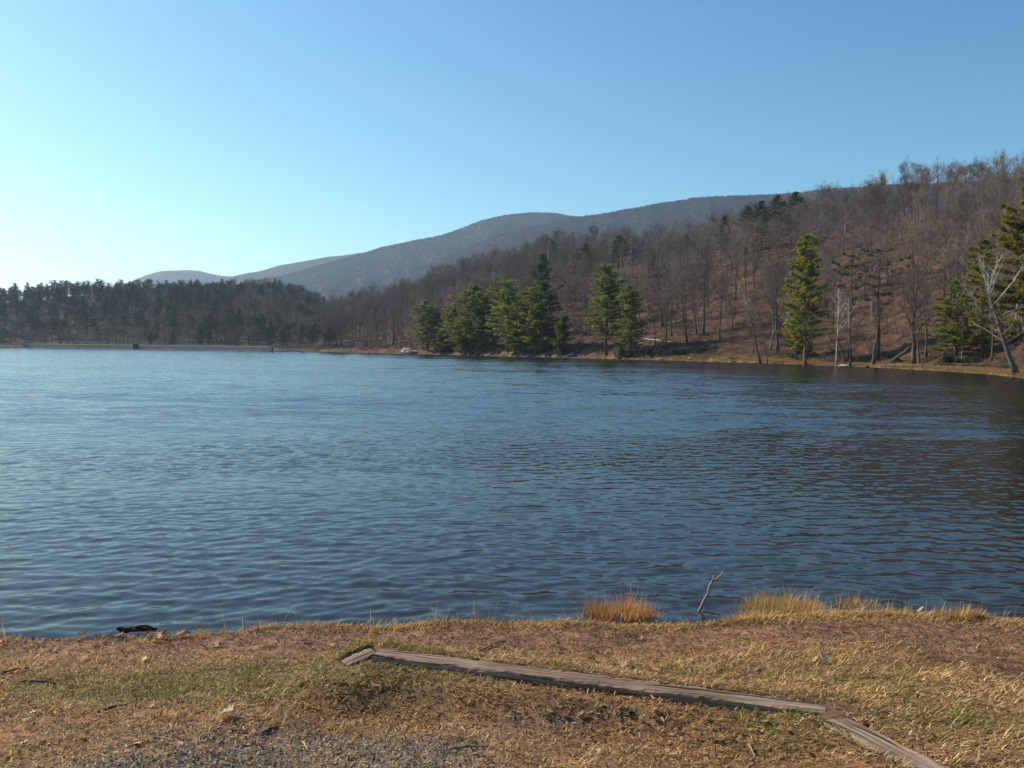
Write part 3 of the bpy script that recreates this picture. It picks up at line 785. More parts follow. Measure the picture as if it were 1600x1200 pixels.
t = special_bare(1427, 571, 408, 'big vase-shaped bare tree behind the first rail fence, limbs fanning up', 307, r0=0.40, cb=0.34, spread=7.5, nl=14, el0=58, el1=80, top=0.62, nb=8, k3=8, twig=(0.19, 0.16, 0.135))
t = special_bare(1437, 571, 505, 'short pale-sided bare trunk touching the vase-shaped tree', 308, r0=0.22, cb=0.6, spread=2.4, nl=6, el0=40, lean=(-0.07, 0), nb=4)
t = special_bare(1364, 570, 468, 'dark bare tree with a pale stem angled away, between the white-barked trees and fence', 309, r0=0.34, cb=0.5, spread=3.6, nl=8, el0=45, lean=(0.10, 0), nb=5)
t = special_bare(1502, 572, 470, 'thin pale bare tree behind the middle of the second rail fence', 310, r0=0.13, cb=0.3, spread=2.2, nl=9, bark=(0.2, 0.17, 0.14))
t = special_bare(1476, 571, 490, 'thin grey bare tree at the start of the second rail fence', 311, r0=0.12, cb=0.35, spread=2.2, nl=8, bark=(0.2, 0.17, 0.14))
t = special_bare(1215, 552, 395, 'large dark bare tree uphill between the pale fork-topped tree and lone pine', 312, r0=0.36, cb=0.4, spread=6, nl=13, el0=42, el1=70, lean=(-0.06, 0))
t = special_bare(1258, 571, 470, 'thick dark bare trunk at the foot of the lone tall pine', 313, r0=0.3, cb=0.55, spread=2.5, nl=6)
t = special_bare(1035, 510, 415, 'dark oak with a long bough bent to the lake, high on the open slope', 314, r0=0.34, cb=0.42, spread=6.0, nl=10, el0=25, el1=70, lean=(-0.08, 0))
t = special_bare(1100, 524, 395, 'tall straight bare trunk in the middle of the open slope', 315, r0=0.34, cb=0.42, spread=6.0, nl=13, el0=50, el1=74)
t = special_bare(1090, 524, 400, 'tall bare trunk touching the straight one on the open slope, tilted to the lake', 316, r0=0.27, cb=0.4, spread=6.0, nl=12, el0=45, el1=72, lean=(-0.12, 0))

# scattered hardwoods of the hill across the water
g = 6.9
gx, gy = np.meshgrid(np.arange(-340, 380, g), np.arange(60, 680, g))
gx = (gx + RNG.uniform(-0.45, 0.45, gx.shape) * g).ravel(); gy = (gy + RNG.uniform(-0.45, 0.45, gy.shape) * g).ravel()
az = np.arctan2(gx, gy); d = np.hypot(gx, gy)
S = np.interp(az, sh_az, sh_d); C = np.interp(az, h_az, h_c); strip = np.interp(az, [D(10), D(16), D(22), D(30)], [2.5, 6, 13, 16])
pxs = 800 + F * np.tan(az)
ok = (pxs > 500) & (pxs < 1680) & (d > S + strip + 2.5) & (d < C + 45)
gx, gy, az, d, S, C, pxs = [v[ok] for v in (gx, gy, az, d, S, C, pxs)]
keep = np.ones(len(gx), bool)
for (x_, y_, r_) in placed:
    keep &= np.hypot(gx - x_, gy - y_) > r_
# tree-free air in front of the pines so that they stay in view
opn = np.exp(-0.5 * (((pxs - 1080) / 90) ** 2 + ((d - S - 60) / 40) ** 2)) + 0.8 * np.exp(-0.5 * (((pxs - 1230) / 60) ** 2 + ((d - S - 14) / 16) ** 2)) + 0.6 * np.exp(-0.5 * (((pxs - 1390) / 60) ** 2 + ((d - S - 40) / 22) ** 2))
keep &= RNG.random(len(gx)) > np.clip(opn, 0, 0.62)
keep &= ~((pxs > 650) & (pxs < 880) & (d < S + 30) & (RNG.random(len(gx)) < 0.75))
keep &= ~((pxs > 905) & (pxs < 1000) & (d < S + 18))
gx, gy, az, d, S, C, pxs = [v[keep] for v in (gx, gy, az, d, S, C, pxs)]
gz = height(gx, gy)
order = np.argsort((d - S) + 0.4 * S)
n_ind = 285


def zone(px, up):
    if px < 655:
        a = 'on the slope between dam and pale rock'
    elif px < 900:
        a = 'behind the shoreline pine clump'
    elif px < 1010:
        a = 'around the tall white pine past the clump'
    elif px < 1225:
        a = 'on the open slope before the lone pine'
    elif px < 1380:
        a = 'between the lone pine and first fence'
    elif px < 1480:
        a = 'on the slope above the first rail fence'
    else:
        a = 'on the slope above the second rail fence'
    h = 'near the water' if up < 22 else ('partway up' if up < 60 else 'high up')
    return f'{h} {a}', f'bare trees {h} {a}'


stuff_pts = []
for k_, q in enumerate(order):
    wch = int(RNG.integers(0, 12)); sc = float(RNG.choice([RNG.uniform(0.55, 0.8), RNG.uniform(0.8, 1.1), RNG.uniform(0.85, 1.2)])); up = d[q] - S[q]
    if up < 12:
        sc *= 0.72
    if k_ < n_ind:
        lb, gr = zone(pxs[q], up); lb = f'{LOOK[wch]} leafless tree {lb}'
        e = put_tree('bare_tree', BARE[wch], (gx[q], gy[q], gz[q]), RNG.uniform(0, 6.28), sc, lb, gr, sc * RNG.uniform(0.9, 1.12))
        e.rotation_mode = 'ZYX'; e.rotation_euler = (RNG.normal(0.02, 0.04), RNG.normal(-0.06, 0.05), e.rotation_euler[2])
    else:
        stuff_pts.append((gx[q], gy[q], gz[q], sc * 0.98, wch if RNG.random() > 0.03 else 12))


def scatter(name, pts, sources, label, cat):
    """uncountable growth: one object that carries a tree on each of its points"""
    pts = np.array(pts, float)
    me_ = bpy.data.meshes.new(name); me_.vertices.add(len(pts)); me_.vertices.foreach_set('co', np.ascontiguousarray(pts[:, :3], np.float32).ravel())
    a = me_.attributes.new('size', 'FLOAT', 'POINT'); a.data.foreach_set('value', np.ascontiguousarray(pts[:, 3], np.float32))
    a = me_.attributes.new('pick', 'INT', 'POINT'); a.data.foreach_set('value', np.ascontiguousarray(pts[:, 4], np.int32))
    a = me_.attributes.new('turn', 'FLOAT', 'POINT'); a.data.foreach_set('value', RNG.uniform(0, 6.28, len(pts)).astype(np.float32))
    o = link(name, me_, kind='stuff', label=label, category=cat)
    gt = bpy.data.node_groups.new(name, 'GeometryNodeTree')
    gt.interface.new_socket('Geometry', in_out='INPUT', socket_type='NodeSocketGeometry'); gt.interface.new_socket('Geometry', in_out='OUTPUT', socket_type='NodeSocketGeometry')
    N = gt.nodes; L = gt.links
    gi = N.new('NodeGroupInput'); go = N.new('NodeGroupOutput')
    g2i = N.new('GeometryNodeGeometryToInstance')
    for s_ in reversed(sources):
        oi = N.new('GeometryNodeObjectInfo'); oi.inputs['Object'].default_value = s_; oi.inputs['As Instance'].default_value = True
        L.new(oi.outputs['Geometry'], g2i.inputs[0]) if False else None
        if not hasattr(scatter, '_j') or scatter._j[0] is not gt:
            scatter._j = (gt, N.new('GeometryNodeJoinGeometry'))
        L.new(oi.outputs['Geometry'], scatter._j[1].inputs[0])
    N.remove(g2i)
    iop = N.new('GeometryNodeInstanceOnPoints')
    L.new(gi.outputs[0], iop.inputs['Points']); L.new(scatter._j[1].outputs[0], iop.inputs['Instance'])
    iop.inputs['Pick Instance'].default_value = True

    def named(nm, ty):
        na_ = N.new('GeometryNodeInputNamedAttribute'); na_.data_type = ty; na_.inputs['Name'].default_value = nm
        return na_.outputs['Attribute']
    L.new(named('pick', 'INT'), iop.inputs['Instance Index'])
    cx = N.new('ShaderNodeCombineXYZ'); L.new(named('turn', 'FLOAT'), cx.inputs[2])
    er = N.new('FunctionNodeEulerToRotation'); L.new(cx.outputs[0], er.inputs[0]); L.new(er.outputs[0], iop.inputs['Rotation'])
    L.new(named('size', 'FLOAT'), iop.inputs['Scale'])
    L.new(iop.outputs[0], go.inputs[0])
    md = o.modifiers.new('scatter', 'NODES'); md.node_group = gt
    return o


scatter('hillside_forest', stuff_pts, BARE_J + [RUST_J], 'grey-brown leafless woods covering the upper hill across the lake', 'forest')

# dark wooded hill behind the dam
g = 7.0
lx, ly = np.meshgrid(np.arange(-560, 40, g), np.arange(300, 760, g))
lx = (lx + RNG.uniform(-0.45, 0.45, lx.shape) * g).ravel(); ly = (ly + RNG.uniform(-0.45, 0.45, ly.shape) * g).ravel()
az = np.arctan2(lx, ly); d = np.hypot(lx, ly); S = np.interp(az, sh_az, sh_d); pxs = 800 + F * np.tan(az)
ok = (pxs > -60) & (pxs < 530) & (d > S + 12) & (d < 740)
lx, ly, d, S, pxs = [v[ok] for v in (lx, ly, d, S, pxs)]
lz = height(lx, ly); pts = []; lpatch = fbm(lx / 45, ly / 70, 95, 3)
for q in range(len(lx)):
    low = d[q] - S[q] < 75
    fr = 0.10 if low else float(np.interp(pxs[q], [0, 200, 420, 520], [0.95, 0.9, 0.7, 0.5]))
    if pxs[q] > 400 and d[q] - S[q] < 60:
        fr = 0.85
    fr = min(0.97, max(0.05, fr + 2.2 * lpatch[q] - 0.26))
    wch = 12 + int(RNG.integers(0, 2)) if RNG.random() < fr else int(RNG.integers(0, 12))
    pts.append((lx[q], ly[q], lz[q], RNG.uniform(0.62, 1.06) * (0.66 if low else 0.90), wch))
scatter('dam_hill_forest', pts, BARE_J + DARK_J, 'dark mixed pine and bare woods on the hill behind the dam', 'forest')


def blob_tree(seed, col, n=36):
    rng = np.random.default_rng(seed); a = Acc()
    p = rand_unit(rng, n) * np.array([4.2, 4.2, 6.0]) * rng.uniform(0.45, 1, (n, 1)) + np.array([0, 0, 10.0])
    u_ = rand_unit(rng, n); v_ = unit(np.cross(u_, rand_unit(rng, n))); s = rng.uniform(1.2, 2.6, (n, 1))
    V = np.stack([p - u_ * s, p + u_ * s * 0.6 + v_ * s, p + u_ * s * 0.5 - v_ * s * 0.9], 1).reshape(-1, 3)
    cc = np.repeat(np.array(col) * rng.uniform(0.7, 1.3, (n, 1)), 3, 0)
    a.add(V, np.arange(n * 3).reshape(-1, 3), cc)
    V, Fc = tube(np.array([[0, 0, -2], [0, 0, 8.0]]), np.array([0.3, 0.15]), 4); a.add(V, Fc, (0.08, 0.06, 0.05))
    return bpy.data.objects.new('mountain_tree_source', a.mesh('mountain_tree', [M_far]))


MT = [blob_tree(1, (0.060, 0.047, 0.039)), blob_tree(2, (0.068, 0.054, 0.045)), blob_tree(3, (0.030, 0.040, 0.025)), blob_tree(4, (0.08, 0.046, 0.032))]
pts = []
n = 140000
maz = np.arctan((RNG.uniform(150, 1420, n) - 800) / F); md_ = np.sqrt(RNG.uniform(1250.0 ** 2, 3950.0 ** 2, n))
keep = RNG.random(n) < np.clip(2300 / md_, 0.35, 1)
mx_, my_ = md_ * np.sin(maz), md_ * np.cos(maz); mz = height(mx_, my_)
fr = fbm(mx_ / 260, my_ / 260, 55)
for q in np.nonzero(keep)[0]:
    pk = 2 if fr[q] > 0.10 and RNG.random() < 0.7 else (3 if RNG.random() < 0.03 else int(RNG.integers(0, 2)))
    sz_ = RNG.uniform(0.45, 0.75); pts.append((mx_[q], my_[q], mz[q] - 6.5 * sz_, sz_, pk))
for (a_, z_, dist_, wid_) in ML[2:]:
    for row in range(3):
        for aa in np.arange(a_[1], min(a_[-2], 0.42), 3.2 / dist_):
            dd = dist_ + (row - 1) * 14 + RNG.uniform(-8, 8); aj = aa + RNG.uniform(-1.2, 1.2) / dist_; x_, y_ = dd * math.sin(aj), dd * math.cos(aj); sz_ = RNG.uniform(0.5, 0.64)
            pts.append((x_, y_, None, sz_, int(RNG.integers(0, 2))))
hz_ = height(np.array([p_[0] for p_ in pts]), np.array([p_[1] for p_ in pts]))
pts = [(p_[0], p_[1], hz_[q] - 8.2 * p_[3], p_[3], p_[4]) for q, p_ in enumerate(pts)]
scatter('mountain_forest', pts, MT, 'hazy blue-grey woods covering the distant mountain ridges', 'forest')

# ------------------------------------------------------------------ brush along the far shore
def shrub_mesh(seed, H, W, n, col, leafy=None):
    rng = np.random.default_rng(seed); a = Acc()
    A = np.concatenate([rng.uniform(-0.25, 0.25, (n, 2)) * W, np.full((n, 1), -0.1)], 1)
    Dd = unit(np.concatenate([rng.normal(0, 0.45, (n, 2)), np.ones((n, 1))], 1)); L = rng.uniform(0.6, 1.1, n) * H
    V, Fc = spikes(A, Dd, L, 0.022); a.add(V, Fc, col)
    k = 9; f = rng.uniform(0.2, 1, (n, k)); B = (A[:, None] + Dd[:, None] * (L[:, None] * f)[..., None]).reshape(-1, 3)
    D2 = unit(np.repeat(Dd, k, 0) * 0.6 + rand_unit(rng, n * k)); V, Fc = spikes(B, D2, rng.uniform(0.2, 0.55, n * k) * H * 0.5, 0.011); a.add(V, Fc, np.array(col) * 1.1)
    if leafy is not None:
        m = leafy[0]; nl_ = 11; lc = np.stack([rng.uniform(-.5, .5, nl_) * W, rng.uniform(-.3, .3, nl_) * W, rng.uniform(0.05, 0.62, nl_) * H], -1); lr = rng.uniform(0.22, 0.42, nl_) * H
        li = rng.integers(0, nl_, m); p = lc[li] + rand_unit(rng, m) * (lr[li] * rng.uniform(0.3, 1.05, m))[:, None]; p[:, 2] = np.abs(p[:, 2])
        p = p + rng.normal(0, 0.08, p.shape); u_ = rand_unit(rng, m); v_ = unit(np.cross(u_, rand_unit(rng, m))); s = rng.uniform(0.08, 0.17, (m, 1))
        V = np.stack([p - u_ * s, p + v_ * s * 0.6, p + u_ * s, p - v_ * s * 0.6], 1).reshape(-1, 3)
        b = np.arange(m)[:, None] * 4; Fc = np.concatenate([b + [0, 1, 2], b + [0, 2, 3]])
        a.add(V, Fc, np.repeat(np.array(leafy[1]) * rng.uniform(0.6, 1.4, (m, 1)), 4, 0), 1)
    return a.mesh('shrub', [M_twig, M_leaf])


SHRUB = [shrub_mesh(400 + q, 1.9, 2.2, 26, [(0.17, 0.115, 0.085), (0.20, 0.13, 0.09), (0.15, 0.11, 0.09)][q]) for q in range(3)]
THICK = [shrub_mesh(410 + q, 2.4, 4.2, 16, (0.07, 0.06, 0.05), (3000, (0.034, 0.046, 0.026))) for q in range(2)]
for q, (px, yb, w_) in enumerate([(995, 556, 24), (1018, 556, 26), (1042, 556, 26), (1066, 555, 26), (1090, 553, 26), (1108, 551, 22), (1480, 571, 34), (1512, 571, 30)]):
    p = hit(px, yb); d = math.hypot(p[0], p[1]); s = w_ / F * d / 4.2
    link('evergreen_bush', THICK[q % 2], loc=p, rz=q * 1.3, category='bush', label=['dark evergreen bush at the clump end of the shaded shore thicket', 'second dark evergreen bush in the shaded shore thicket', 'third dark evergreen bush in the shaded shore thicket',
         'fourth dark evergreen bush in the shaded shore thicket', 'fifth dark evergreen bush in the shaded shore thicket', 'last dark evergreen bush where the shore thicket ends at open slope', 'dark bush in shade behind the second rail fence, near its start',
         'dark bush in shade behind the middle of the second rail fence', 'lone dark bush high on the open leaf-covered slope', 'small dark bush on the upper slope above the fork-topped tree'][q], group='dark evergreen bushes on the far shore').scale = (s, s, s * 0.95)
n = 0
for px in np.arange(508, 1600, 9.0):
    px = px + RNG.uniform(-3, 3)
    if 1335 < px < 1510 or RNG.random() < 0.2:
        continue
    az = math.atan((px - 800) / F); S_ = float(np.interp(az, sh_az, sh_d)); st = float(np.interp(az, [D(10), D(16), D(22), D(30)], [2.5, 6, 13, 16]))
    d = S_ + (RNG.uniform(2.0, 6.0) if px < 1150 else st + RNG.uniform(-2, 4)); x_, y_ = d * math.sin(az), d * math.cos(az)
    z_ = 'left of the pale rock' if px < 640 else 'under the pine clump' if px < 900 else 'below the open slope' if px < 1180 else 'behind the tan shore lawn' if px < 1340 else 'around the leaning pale tree'
    o = link('brush', SHRUB[n % 3], loc=(x_, y_, float(height(x_, y_))), rz=RNG.uniform(0, 6.28), category='shrub', label='leafless brown brush on the far shore ' + z_, group='shore brush ' + z_)
    s = RNG.uniform(0.5, 1.05); o.scale = (s, s, s * RNG.uniform(0.7, 1.1)); n += 1


ug = []
for q in range(5200):
    px = RNG.uniform(505, 1640); az = math.atan((px - 800) / F); S_ = float(np.interp(az, sh_az, sh_d)); st = float(np.interp(az, [D(10), D(16), D(22), D(30)], [2.5, 6, 13, 16]))
    d = S_ + st + 2 + 170 * RNG.random() ** 1.3; ug.append((d * math.sin(az), d * math.cos(az), 0, RNG.uniform(0.22, 0.7), int(RNG.integers(0, 3))))
ug = np.array(ug); ug[:, 2] = height(ug[:, 0], ug[:, 1])
scatter('undergrowth', ug, [bpy.data.objects.new('brush_source', m_) for m_ in SHRUB], 'thin brown undergrowth and saplings over the leaf-covered slope', 'undergrowth')

ta = Acc(); trg = np.random.default_rng(5); nb_ = 90
blades_args = (np.stack([trg.normal(0, .28, nb_), trg.normal(0, .28, nb_), np.full(nb_, -0.03)], -1), trg.uniform(.10, .34, nb_), trg.uniform(.008, .016, nb_), trg.uniform(0, 6.28, nb_), trg.uniform(.3, 1.5, nb_), np.array([[0.34, 0.22, 0.095]]) * trg.uniform(0.6, 1.3, (nb_, 1)))
TUFT_ARGS = blades_args
lawn = []
for q in range(5200):
    px = RNG.uniform(1000, 1640); az = math.atan((px - 800) / F); S_ = float(np.interp(az, sh_az, sh_d)); st = float(np.interp(az, [D(10), D(16), D(22), D(30)], [2.5, 6, 13, 16]))
    d = S_ + 0.6 + (st + 3) * RNG.random(); x_, y_ = d * math.sin(az), d * math.cos(az); h_ = float(height(x_, y_))
    if h_ > 0.06 and not (1368 < px < 1446 and S_ + 3 < d < S_ + 11):
        lawn.append((x_, y_, h_, RNG.uniform(0.5, 1.3), 0))

# ------------------------------------------------------------------ rocks, logs, fences, dam on the far shore
def rock_mesh(seed, size, col, rough=0.22, sub=3):
    import bmesh
    bm = bmesh.new(); bmesh.ops.create_icosphere(bm, subdivisions=sub, radius=1.0)
    rng = np.random.default_rng(seed); off = rng.uniform(0, 90, 3)
    co = np.array([v.co[:] for v in bm.verts])
    nzv = fbm(co[:, 0] * 1.3 + off[0] + co[:, 2], co[:, 1] * 1.3 + off[1] - co[:, 2], seed, 4) * 2
    co = co * (1 + rough * nzv[:, None] * 1.6)
    for _ in range(5):
        d = rand_unit(rng, 1)[0]; h = rng.uniform(0.62, 0.85); over = co @ d - h; co = co - np.outer(np.maximum(over, 0) * 0.9, d)
    co = co * np.array(size)
    Fc = np.array([[v.index for v in f.verts] for f in bm.faces]); bm.free()
    return mesh_arrays('rock', co, Fc, np.array(col) * (1 + 0.4 * nzv[:, None]), False, [M_stone])


p = hit(636, 552); d = math.hypot(p[0], p[1])
link('boulder', rock_mesh(1, (2.1, 1.7, 1.25), (0.50, 0.44, 0.36), 0.5), loc=(p[0], p[1], p[2] + 0.3), rz=0.4, label='big pale boulder at the water edge left of the pine clump', category='rock')
p = hit(648, 551.5)
link('boulder', rock_mesh(9, (2.5, 1.6, 0.7), (0.36, 0.29, 0.23), 0.5), loc=(p[0], p[1], p[2] + 0.2), rz=0.2, label='low tan boulder lying against the big pale one', category='rock')
p = onz(1321, 573.3)
link('boulder', rock_mesh(2, (0.95, 0.7, 0.2), (0.50, 0.48, 0.45), 0.4), loc=(p[0], p[1] + 0.6, 0.16), rz=0.1, label='flat white rock at the water under the crooked trees', category='rock')
p = hit(1575, 579)
link('boulder', rock_mesh(3, (0.7, 0.6, 0.7), (0.06, 0.058, 0.06), 0.6), loc=(p[0], p[1], p[2] + 0.3), label='dark rounded boulder beside the foot of the leaning tree', category='rock')
p = onz(1357, 575)
link('boulder', rock_mesh(4, (0.35, 0.3, 0.25), (0.07, 0.06, 0.05)), loc=(p[0], p[1] + 0.4, 0.15), label='small dark rock on the lawn edge left of the first rail fence', category='rock')
for q, px in enumerate(list(np.linspace(690, 860, 16)) + list(np.linspace(900, 1090, 14))):
    az = math.atan((px - 800 + RNG.uniform(-4, 4)) / F); d = float(np.interp(az, sh_az, sh_d)) + RNG.uniform(0.3, 2.0); x_, y_ = d * math.sin(az), d * math.cos(az)
    s = RNG.uniform(0.25, 0.7); z_ = 'below the pine clump' if px < 880 else 'below the shaded thicket'
    link('shore_rock', rock_mesh(20 + q % 5, (s, s * 0.8, s * 0.5), (0.26, 0.20, 0.165), sub=2), loc=(x_, y_, float(height(x_, y_)) + 0.1), rz=q, label='small brown rock on the far waterline ' + z_, category='rock', group='waterline rocks ' + z_)


def log_mesh(pts, r0, r1, col, n=7, seed=0, twigs=0):
    rng = np.random.default_rng(seed); pts = np.asarray(pts, float)
    tt = np.linspace(0, 1, 12); P = np.stack([np.interp(tt, np.linspace(0, 1, len(pts)), pts[:, k]) for k in range(3)], -1)
    P += rng.normal(0, r0 * 0.25, P.shape); a = Acc()
    V, Fc = tube(P, np.linspace(r0, r1, 12) * rng.uniform(0.85, 1.15, 12), n); a.add(V, Fc, col)
    for _ in range(twigs):
        i_ = rng.integers(3, 11); d_ = unit(unit(P[-1] - P[0]) * 0.5 + rand_unit(rng, 1)[0]); Lq = np.linalg.norm(P[-1] - P[0]) * rng.uniform(.1, .3)
        V, Fc = tube(np.array([P[i_], P[i_] + d_ * Lq * .5, P[i_] + d_ * Lq + rng.normal(0, .05 * Lq, 3)]), np.array([r1, r1 * .7, r1 * .3]), 4); a.add(V, Fc, col)
    return a.mesh('log', [M_bark], True)


def log_at(name, a, b, r0, r1, col, label, lift=(0, 0), cat='log', seed=0, twigs=3):
    p, q = hit(*a), hit(*b)
    p[2] += lift[0]; q[2] += lift[1]
    link(name, log_mesh([p * 0, (q - p) * 0.5, q - p], r0, r1, col, 7, seed, twigs), loc=p, label=label, category=cat)


log_at('fallen_log', (1392, 568.5), (1424, 568.5), 0.30, 0.2, (0.075, 0.06, 0.05), 'dark fallen log propped up behind the first rail fence', (0.3, 2.6))
log_at('fallen_log', (865, 556.5), (880, 558.2), 0.17, 0.10, (0.45, 0.39, 0.32), 'bleached driftwood log by the narrow evergreen', (0.9, 0.3), seed=2)
log_at('fallen_log', (880, 559), (897, 558.2), 0.14, 0.08, (0.6, 0.55, 0.48), 'white driftwood branch at the waterline past the pine clump', (0.2, 0.7), seed=3, twigs=7)
log_at('fallen_log', (1008, 532), (1050, 536), 0.2, 0.12, (0.38, 0.3, 0.24), 'pale log lying on the leaf-covered slope above the thicket', (0.3, 0.3), seed=4)
log_at('fallen_log', (1132, 562.5), (1150, 567), 0.16, 0.1, (0.08, 0.065, 0.05), 'dark fallen branch on the shore left of the fork-topped tree', (0.3, 0.2), seed=5, twigs=6)
log_at('fallen_log', (555, 545), (590, 547), 0.22, 0.12, (0.10, 0.08, 0.065), 'dark log low on the far bare slope by the dam', (0.3, 0.3), seed=6)


def box(a, c, s, col, rot=0.0, m=0):
    c = np.asarray(c, float); s = np.asarray(s, float) / 2
    V = np.array([[x, y, z] for z in (-1, 1) for x, y in ((-1, -1), (1, -1), (1, 1), (-1, 1))]) * s
    cr_, sr = math.cos(rot), math.sin(rot)
    V = np.stack([V[:, 0] * cr_ - V[:, 1] * sr, V[:, 0] * sr + V[:, 1] * cr_, V[:, 2]], -1) + c
    Fq = np.array([[0, 3, 2, 1], [4, 5, 6, 7], [0, 1, 5, 4], [1, 2, 6, 5], [2, 3, 7, 6], [3, 0, 4, 7]])
    a.add(V, np.concatenate([Fq[:, [0, 1, 2]], Fq[:, [0, 2, 3]]]), col, m)


def post_mesh():
    V, Fc = tube(np.array([[0, 0, -0.2], [0, 0, 0.3], [0, 0, 0.62], [0, 0, 0.66]]), np.array([0.1, 0.1, 0.095, 0.06]), 8)
    a = Acc(); a.add(V, Fc, (0.10, 0.08, 0.065)); return a.mesh('post', [M_paint])


POST = post_mesh()


def fence(cols, row, label):
    P = [hit(px, row + (px - cols[0]) * 0.012) for px in cols]
    root = link('rail_fence', None, loc=P[0], label=label, category='fence')
    for k, p in enumerate(P):
        link('post', POST, root, p - P[0])
        if k:
            a_ = P[k - 1] - P[0] + np.array([0, 0, 0.5]); b_ = p - P[0] + np.array([0, 0, 0.5])
            V, Fc = tube(np.array([a_, (a_ + b_) / 2 + np.array([0, 0, 0.015]), b_]), np.array([0.07, 0.075, 0.07]), 6); ac = Acc(); ac.add(V, Fc, (0.13, 0.105, 0.085)); link('rail', ac.mesh('rail', [M_paint]), root)


fence([1383.5, 1397, 1411.5, 1426, 1441], 575.0, 'low wooden rail fence of five posts on the tan shore lawn')
fence([1460, 1470, 1481, 1491, 1503, 1527, 1541], 574.2, 'longer low rail fence running towards the leaning tree')
# tarred patch in front of the first fence
a = Acc(); ca, cb_ = onz(1374, 576.0, 0.5), onz(1441, 580.2, 0.5)
n_ = 16; u = np.linspace(0, 1, n_); V = []
for uu in u:
    pxc = 1372 + uu * 70; wv = 1.0 + 0.4 * math.sin(uu * 9)
    azc = math.atan((pxc - 800) / F); dS = float(np.interp(azc, sh_az, sh_d))
    for k_ in np.linspace(0, 1, 5):
        dd = dS + 3.2 + k_ * 7.5 * math.sin(math.pi * min(1, 0.25 + uu * 0.6)) ; x_, y_ = dd * math.sin(azc), dd * math.cos(azc); V.append([x_, y_, float(height(x_, y_)) + 0.035])
i = np.arange(n_ - 1)[:, None] * 5; j = np.arange(4)[None]
Q = np.stack([i + j, i + j + 1, i + 6 + j, i + 5 + j], -1).reshape(-1, 4)[:, ::-1]
link('parking_pad', mesh_arrays('parking_pad', V, Q, np.full((len(V), 3), 0.24) * np.array([1, 0.94, 0.86]), True, [M_stone]), kind='structure', label='pale grey gravel parking pad before the first rail fence', category='path')

# dam: long low stone wall with a coping, an end pier and a dark outlet tower
da, db = onz(37, 543.4), onz(424, 549.6)
v = db - da; Ld = np.linalg.norm(v[:2]); rotd = math.atan2(v[1], v[0])
dam = link('dam_wall', None, loc=da, rz=rotd, label='long low stone dam wall across the far end of the lake', category='dam')
a = Acc()
nseg = 60; xs = np.linspace(0, Ld, nseg + 1)
for k in range(nseg):
    box(a, ((xs[k] + xs[k + 1]) / 2, 0.6, 0.55), (Ld / nseg - 0.001, 1.2, 2.3), np.array([0.30, 0.22, 0.175]) * RNG.uniform(0.94, 1.06))
link('wall', a.mesh('dam_wall', [M_stonewall]), dam)
a = Acc(); box(a, (Ld / 2, 0.6, 1.83), (Ld + 0.4, 1.6, 0.30), (0.60, 0.48, 0.40)); link('coping', a.mesh('coping', [M_stonewall]), dam)
a = Acc(); box(a, (Ld / 2, -0.6, 0.07), (Ld, 1.1, 0.3), (0.40, 0.38, 0.35)); link('foot_strip', a.mesh('foot_strip', [M_stonewall]), dam)  # pale strip along the foot of the wall at the waterline
a = Acc(); box(a, (0.2, 0.3, 1.0), (3.0, 3.0, 3.6), (0.34, 0.26, 0.21)); box(a, (0.2, 0.3, 2.95), (3.4, 3.4, 0.28), (0.38, 0.3, 0.25)); box(a, (0.2, 0.3, 3.2), (2.0, 2.0, 0.3), (0.36, 0.28, 0.23)); link('end_pier', a.mesh('end_pier', [M_stonewall]), dam)
tx = Ld * 0.27
p157 = onz(157, 546.0); tx = float(np.dot((p157 - da)[:2], v[:2]) / Ld)
a = Acc(); box(a, (tx, -0.4, 0.9), (2.0, 1.5, 2.5), (0.04, 0.038, 0.036)); box(a, (tx, -0.4, 2.22), (2.3, 1.8, 0.18), (0.10, 0.09, 0.08)); link('outlet_tower', a.mesh('outlet_tower', [M_stonewall]), dam)

# ------------------------------------------------------------------ the border timbers
def timber_mesh(L, w, h, seed, slant=0.0):
    rng = np.random.default_rng(seed); n = 130; xs = np.linspace(0, L, n)
    prof = np.array([(-.5, -.5), (-.5, .45), (-.49, .485), (-.46, .5), (-.2, .5), (0, .505), (.2, .5), (.46, .5), (.49, .48), (.5, .44), (.5, -.5)]); k = len(prof)
    V = []
    for q, x_ in enumerate(xs):
        e = 1.0 - 0.12 * (math.exp(-x_ / 0.05) + math.exp(-(L - x_) / 0.05))
        dy = prof[:, 0] * w * e; dz = prof[:, 1] * h * (1 - 0.05 * (1 - e) * 8) + 0
        wob = fbm(np.full(k, x_ * 3.0 + seed * 7), np.arange(k) * 0.9, seed) * 0.018
        splint = np.where((np.arange(k) < 4) | (np.arange(k) > 6), fbm(np.full(k, x_ * 26), np.arange(k) * 2.1, seed + 3) * 0.022, 0)
        V.append(np.stack([np.full(k, x_) + slant * dy, dy + wob * 0.8, dz + wob + splint], -1))
    V = np.array(V); V = V.reshape(-1, 3)
    i = np.arange(n - 1)[:, None] * k; j = np.arange(k - 1)[None]
    q = np.stack([i + j, i + j + 1, i + k + j + 1, i + k + j], -1).reshape(-1, 4)
    Fc = np.concatenate([q[:, [0, 2, 1]], q[:, [0, 3, 2]]])
    ends = []
    for b, sgn in ((0, 1), ((n - 1) * k, -1)):
        for m_ in range(1, k - 1):
            f = [b, b + m_, b + m_ + 1]; ends.append(f if sgn > 0 else f[::-1])
    return mesh_arrays('timber', V, np.concatenate([Fc, np.array(ends)]), None, False, [M_timber])


